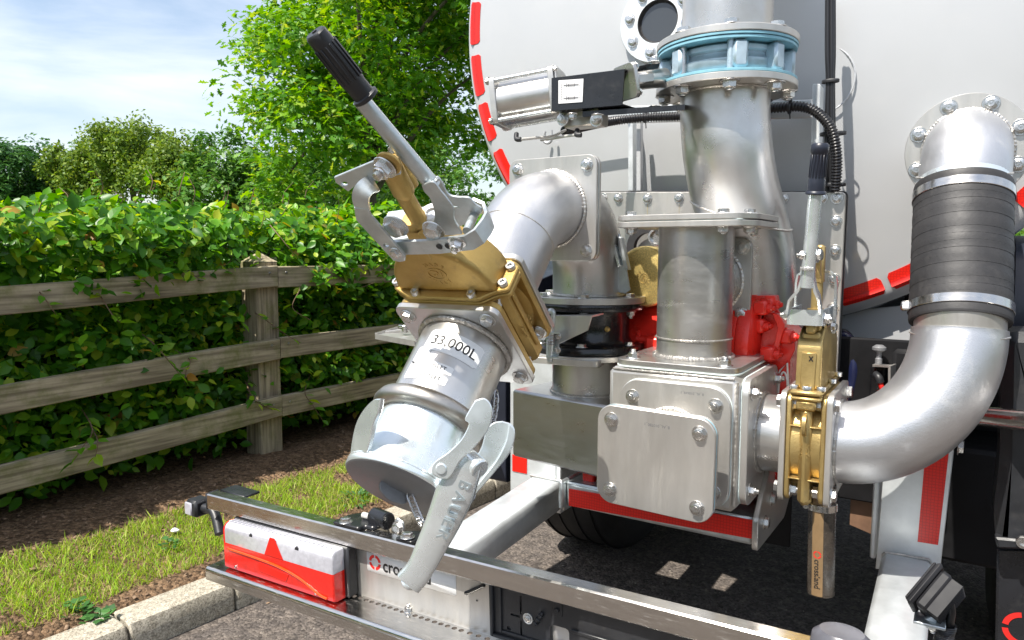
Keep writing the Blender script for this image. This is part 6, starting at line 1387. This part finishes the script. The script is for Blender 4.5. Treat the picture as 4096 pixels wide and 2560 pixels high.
# number plate holder: black plastic tray with openings
NP = [BPt(px, py, .020) for px, py in ((1962, 2330), (1962, 2490), (2100, 2530))]
xN0 = NP[0][0]; zN1 = -.044; zN0 = ZS+.010; WN = .56; HN = zN1-zN0
MN = MBp @ Matrix(((1, 0, 0, xN0), (0, 0, -1, .024), (0, 1, 0, zN0), (0, 0, 0, 1)))
hN = HN
def slot(x, y, w, h): return rrect(w, h, min(w, h)*.2, 2, x, y)
holesN = [slot(.068, hN*.72, .0045, hN*.34), slot(.068, hN*.28, .0045, hN*.30), slot(.055, hN*.50, .020, .0045), slot(.040, hN*.22, .009, .007), slot(.150, hN*.36, .040, hN*.34), slot(.238, hN*.26, .034, .014), slot(.325, hN*.13, .03, .012), slot(.43, hN*.36, .040, hN*.34)]
nph = put('plate_holder', plate(rrect(WN, hN, .006, 3, WN/2, hN/2), 0, .0045, holesN, .001), M_['plastic'], TK, M=MN)
put('holder_rim', join(box(0, .008, 0, hN, 0, .012, .002), box(0, WN, -.001, .007, 0, .011, .002), box(.020, .026, .012, hN, .003, .009, .001), box(.020, .11, .012, .017, .003, .008, .001)), M_['plastic'], nph, M=MN)
for (x, y, w, h, an) in ((.108, hN*.58, .007, .034, -32), (.36, hN*.45, .007, .036, 40)): put('clip', mv(join(box(-w/2, w/2, -h/2, h/2, .004, .011, .002), *[box(-w*.7, w*.7, -h/2+h*(.15+.3*i), -h/2+h*(.25+.3*i), .004, .013, .001) for i in range(3)]), T((x, y, 0)) @ RZ(an)), M_['plastic'], nph, M=MN)
for (x, y) in ((.148, hN*.86), (.298, hN*.55), (.45, hN*.86)): put('latch', join(box(x-.009, x+.009, y-.014, y+.012, .004, .007, .001), box(x-.004, x+.004, y-.006, y+.001, .006, .012, .001)), M_['plastic'], nph, M=MN)
put('bar', box(.175, .27, hN*.50, hN*.50+.006, .004, .008, .001), M_['plastic'], nph, M=MN)
put('washer', lathe([(0, .0075), (.0105, .0065), (.0105, .0048)], 24), M_['zinc'], nph, M=MN @ T((.084, hN*.52, 0))); bolt(nph, (.084, hN*.52, .0075), (0, 0, 1), .0055, M=MN)
x, z = BPt(1895, 2345, .027); put('cable_end', sweep([MBp @ Vector((x-.014, .018, z-.014)), MBp @ Vector((x+.03, .020, z+.012))], .004, 10), M_['cable'], bpan); x, z = BPt(1908, 2402, .0276); put('hole', mv(lathe([(0, 0), (.0022, 0)], 8), MBp @ T((x, .0272, z)) @ RX(90)), M_['ink'], bpan)
# black hinge plates and bolts on top of the rail
for (p0_, bw) in (((1389, 2101), .055), ((1640, 2160), .05)):
    x, y = BPz(*p0_, 0.0)
    if p0_[0] < 1500:
        hg = put('hinge_plate', join(plate(roundpoly([(x-.030, .002), (x+.050, .002), (x+.050, .020), (x+.075, .020), (x+.085, .05), (x+.06, .085), (x-.005, .085), (x-.030, .05)], .008), .0005, .009, (), .002), mv(cyl(.019, 0, .055, 28, None, .003), T((x+.045, .055, .018)) @ RY(90) @ RX(12)), box(x+.05, x+.085, .03, .07, .004, .026, .004)), M_['satinblack'], rail, M=MBp)
        put('hinge_pin', mv(cyl(.007, 0, .03, 16), T((x+.018, .050, .016)) @ RY(90)), M_['tube'], hg, M=MBp)
        put('retainer', mv(plate(roundpoly([(-.012, -.02), (.014, -.02), (.014, .012), (-.004, .02), (-.012, .012)], .004), 0, .004), T((x+.125, .05, .01)) @ RX(90)), M_['galv'], hg, M=MBp); bolt(hg, (x+.125, .045, .008), (0, -1, 0), .012, M=MBp)
    else: hg = put('hinge_plate', plate(roundpoly([(x-.025, .002), (x+.022, .002), (x+.022, .06), (x-.020, .05)], .008), .0005, .007, (), .001), M_['satinblack'], rail, M=MBp)
    bolt(hg, (x, .014, .009), (0, 0, 1), .0115, M=MBp)
# ---- rear lamp cluster
xl0, zl0 = BPt(905, 2240, -.030); xl1, _ = BPt(1342, 2340, -.030)
_, ztop = BPt(905, 2075, -.020)
LH0, LH1 = ZS+.004, -.042
lensr = mat('red_lens', (.72, .012, .005), 0, .08, .16, 60, 0, .16, 200, coat=1., bdist=.002); lensw = mat('clear_lens', (.42, .42, .46), 0, .10, .10, 90, 0, .2, 200, coat=1., bdist=.002)
ZM = LH0+(LH1-LH0)*.56
def lampbody(z0, z1, x0, x1, y0, y1, r_top=0):
    """rounded front profile extruded along x"""
    pf = []
    if r_top:
        pf = [(y1, z0), (y0, z0)]+[(y0+r_top-r_top*math.cos(t), z1-r_top+r_top*math.sin(t)) for t in [PI/2*i/6 for i in range(7)]]+[(y1, z1)]
    else: pf = [(y1, z0), (y0+.006, z0), (y0+.0015, z0+.002), (y0, z0+.006), (y0, z1), (y1, z1)]
    v = []; f = []; m = len(pf)
    xs_ = [x0, x0+.003, x1-.003, x1]
    for i, x in enumerate(xs_):
        for (y, z) in pf: e = .003 if i in (0, 3) else 0; v.append((x, y+(e if y < y1-1e-6 else 0), z-(e if (z > (z0+z1)/2 and r_top) else 0)))
    for i in range(3):
        for k in range(m): l = (k+1) % m; f.append((i*m+k, i*m+l, (i+1)*m+l, (i+1)*m+k))
    f.append(tuple(range(m))[::-1]); f.append(tuple(3*m+k for k in range(m))); return v, f
lamp = put('rear_lamp', box(xl0-.004, xl1+.012, -.003, .026, LH0-.001, LH1+.001, .004), M_['plastic'], TK, M=MBp)
rl = put('red_lens', lampbody(LH0, ZM, xl0, xl1, -.036, -.003), lensr, lamp, M=MBp, angle=30)
wl = put('clear_lens', lampbody(ZM+.0004, LH1, xl0+.006, xl1, -.036, -.003, .020), lensw, lamp, M=MBp, angle=50)
put('red_edge', lampbody(ZM+.0002, LH1-.002, xl0-.001, xl0+.006, -.035, -.003, .018), lensr, lamp, M=MBp, angle=50)
xm = xl0+(xl1-xl0)*.50
tri_ = plate([(xm-.034, ZM+.001), (xm+.030, ZM+.001), (xm+.004, LH1-.004), (xm-.012, LH1-.004)], 0, .0014, (), .0003, Matrix(((1, 0, 0, 0), (0, 0, -1, -.0362), (0, 1, 0, 0), (0, 0, 0, 1))))
put('reflector', tri_, M_['redtape'], lamp, M=MBp)
for i in range(26): 
    zz = LH1-.0005; xx = xl0+.012+(xl1-xl0-.02)*i/26
    put('lens_rib', mv(box(0, .0035, -.022, -.006, -.001, .0014, .0006), T((xx, 0, zz))), lensw, wl, M=MBp)
lamp_o = mat('orange_red_lens', (.85, .07, .01), 0, .12, .1, 100, coat=1.)
arcpts = [(xl0+.02, ZM-.012), (xl0+.12, ZM-.014), (xl0+.20, ZM-.018), (xl0+.27, ZM-.030), (xl0+.33, ZM-.052), (xl1-.02, LH0+.006)]
put('light_guide', sweep(smooth([Vector((x, -.0375, z)) for x, z in arcpts], 6), .0028, 8), lamp_o, rl, M=MBp)
put('lens_pocket', join(mv(plate(roundpoly([(xl0+.13, LH0+.020), (xl0+.225, LH0+.014), (xl0+.235, ZM-.030), (xl0+.13, ZM-.022)], .004), 0, .0016, (), .0004), Matrix(((1, 0, 0, 0), (0, 0, -1, -.0360), (0, 1, 0, 0), (0, 0, 0, 1))))), M_['redtape'], rl, M=MBp)
for x, z in ((xl0+.045, LH0+.010), (xl1-.055, LH0+.010)): bolt(rl, (x, -.036, z), (0, -1, 0), .0032, ME_CAP, name='screw', M=MBp)
for fx in (.28, .70):      # peeling marks on the clear lens
    x = xl0+(xl1-xl0)*fx; o = []
    for i in range(11): a = 2*PI*i/11; o.append((x+(.005+.003*random.random())*math.cos(a), LH1-.020+(.010+.006*random.random())*math.sin(a)))
    put('peeled_mark', plate(o, 0, .0006, (), 0, Matrix(((1, 0, 0, 0), (0, 0, -1, -.0350), (0, 1, 0, 0), (0, 0, 0, 1)))), M_['ink'], wl, M=MBp, angle=None)
# side marker on its rubber stalk
mk = BPt(795, 2025, .03); mc_ = MBp @ Vector((mk[0], .03, mk[1])); 
mk_ = put('marker_lamp', join(box(-.024, .022, -.024, .024, -.022, .022, .006, T(mc_)), sweep(smooth([mc_+Vector((.018, .0, 0)), mc_+Vector((.05, .005, -.002)), mc_+Vector((.075, 0, -.02)), mc_+Vector((.10, -.01, -.05))], 5), .0125, 16)), M_['plastic'], TK)
put('lens', box(-.021, .008, -.028, -.022, -.017, .017, .003, T(mc_)), lensw, mk_)
pe = MBp @ Vector((-.0, .045, -.004)); put('bracket', box(-.01, .09, .0, .05, -.006, .0, .002, T(pe)), M_['satinblack'], mk_)
# ---- grey plastic cap at the right end near the frame arm
gc = at(3365, 2585, Y=1.08); put('bump_stop', mv(lathe([(0, .045), (.030, .043), (.040, .034), (.043, .015), (.043, -.08), (0, -.08)], 28), T((gc.x, gc.y, gc.z-.02)) @ SC(1, .8, 1)), mat('grey_rubber', (.10, .10, .115), 0, .3, .2, 15, dust=.15, dcol=(.3, .3, .3)), TK)
# ---- work lamp on the right arm
wl_c = at(3742, 2378, Y=1.30); MW = frame(wl_c, (-.861, .330, .379), (.545, .429, .716)) @ SC(.80, .76, .80)
wk = put('work_lamp', join(box(-.052, .052, -.052, .052, .012, .024, .006), box(-.047, .047, -.047, .047, .024, .030, .006), box(-.044, .044, -.046, .046, -.012, .012, .006), *[box(-.040, .040, -.046+.0115*i, -.042+.0115*i, -.034, -.011, .001) for i in range(9)]), M_['lampblack'], TK, M=MW)
pb_ = at(3712, 2480, Y=1.30); put('lamp_bracket', join(sweep([wl_c+Vector((.01, .02, -.03)), at(3740, 2470, Y=1.30), at(3700, 2495, Y=1.30)], .008, 10), box(-.02, .025, -.02, .02, -.003, .002, .001, T(pb_))), M_['galv'], wk); bolt(wk, at(3735, 2495, Y=1.30), (0, 0, -1), .009, ME_NUT)
hx = []; ca, cb = at(3790, 2500, Y=1.31), at(3750, 2640, Y=1.28)
for i in range(220): t = i/219; a = i*.62; p_ = ca.lerp(cb, t); hx.append(p_+Vector((math.cos(a)*.012, math.sin(a)*.012, 0)))
put('coil_cable', sweep(hx, .0022, 6), M_['cable'], wk); put('cable', sweep(smooth([at(3800, 2410, Y=1.30), at(3806, 2450, Y=1.30), at(3798, 2500, Y=1.31)], 5), .006, 10), M_['cable'], wk)
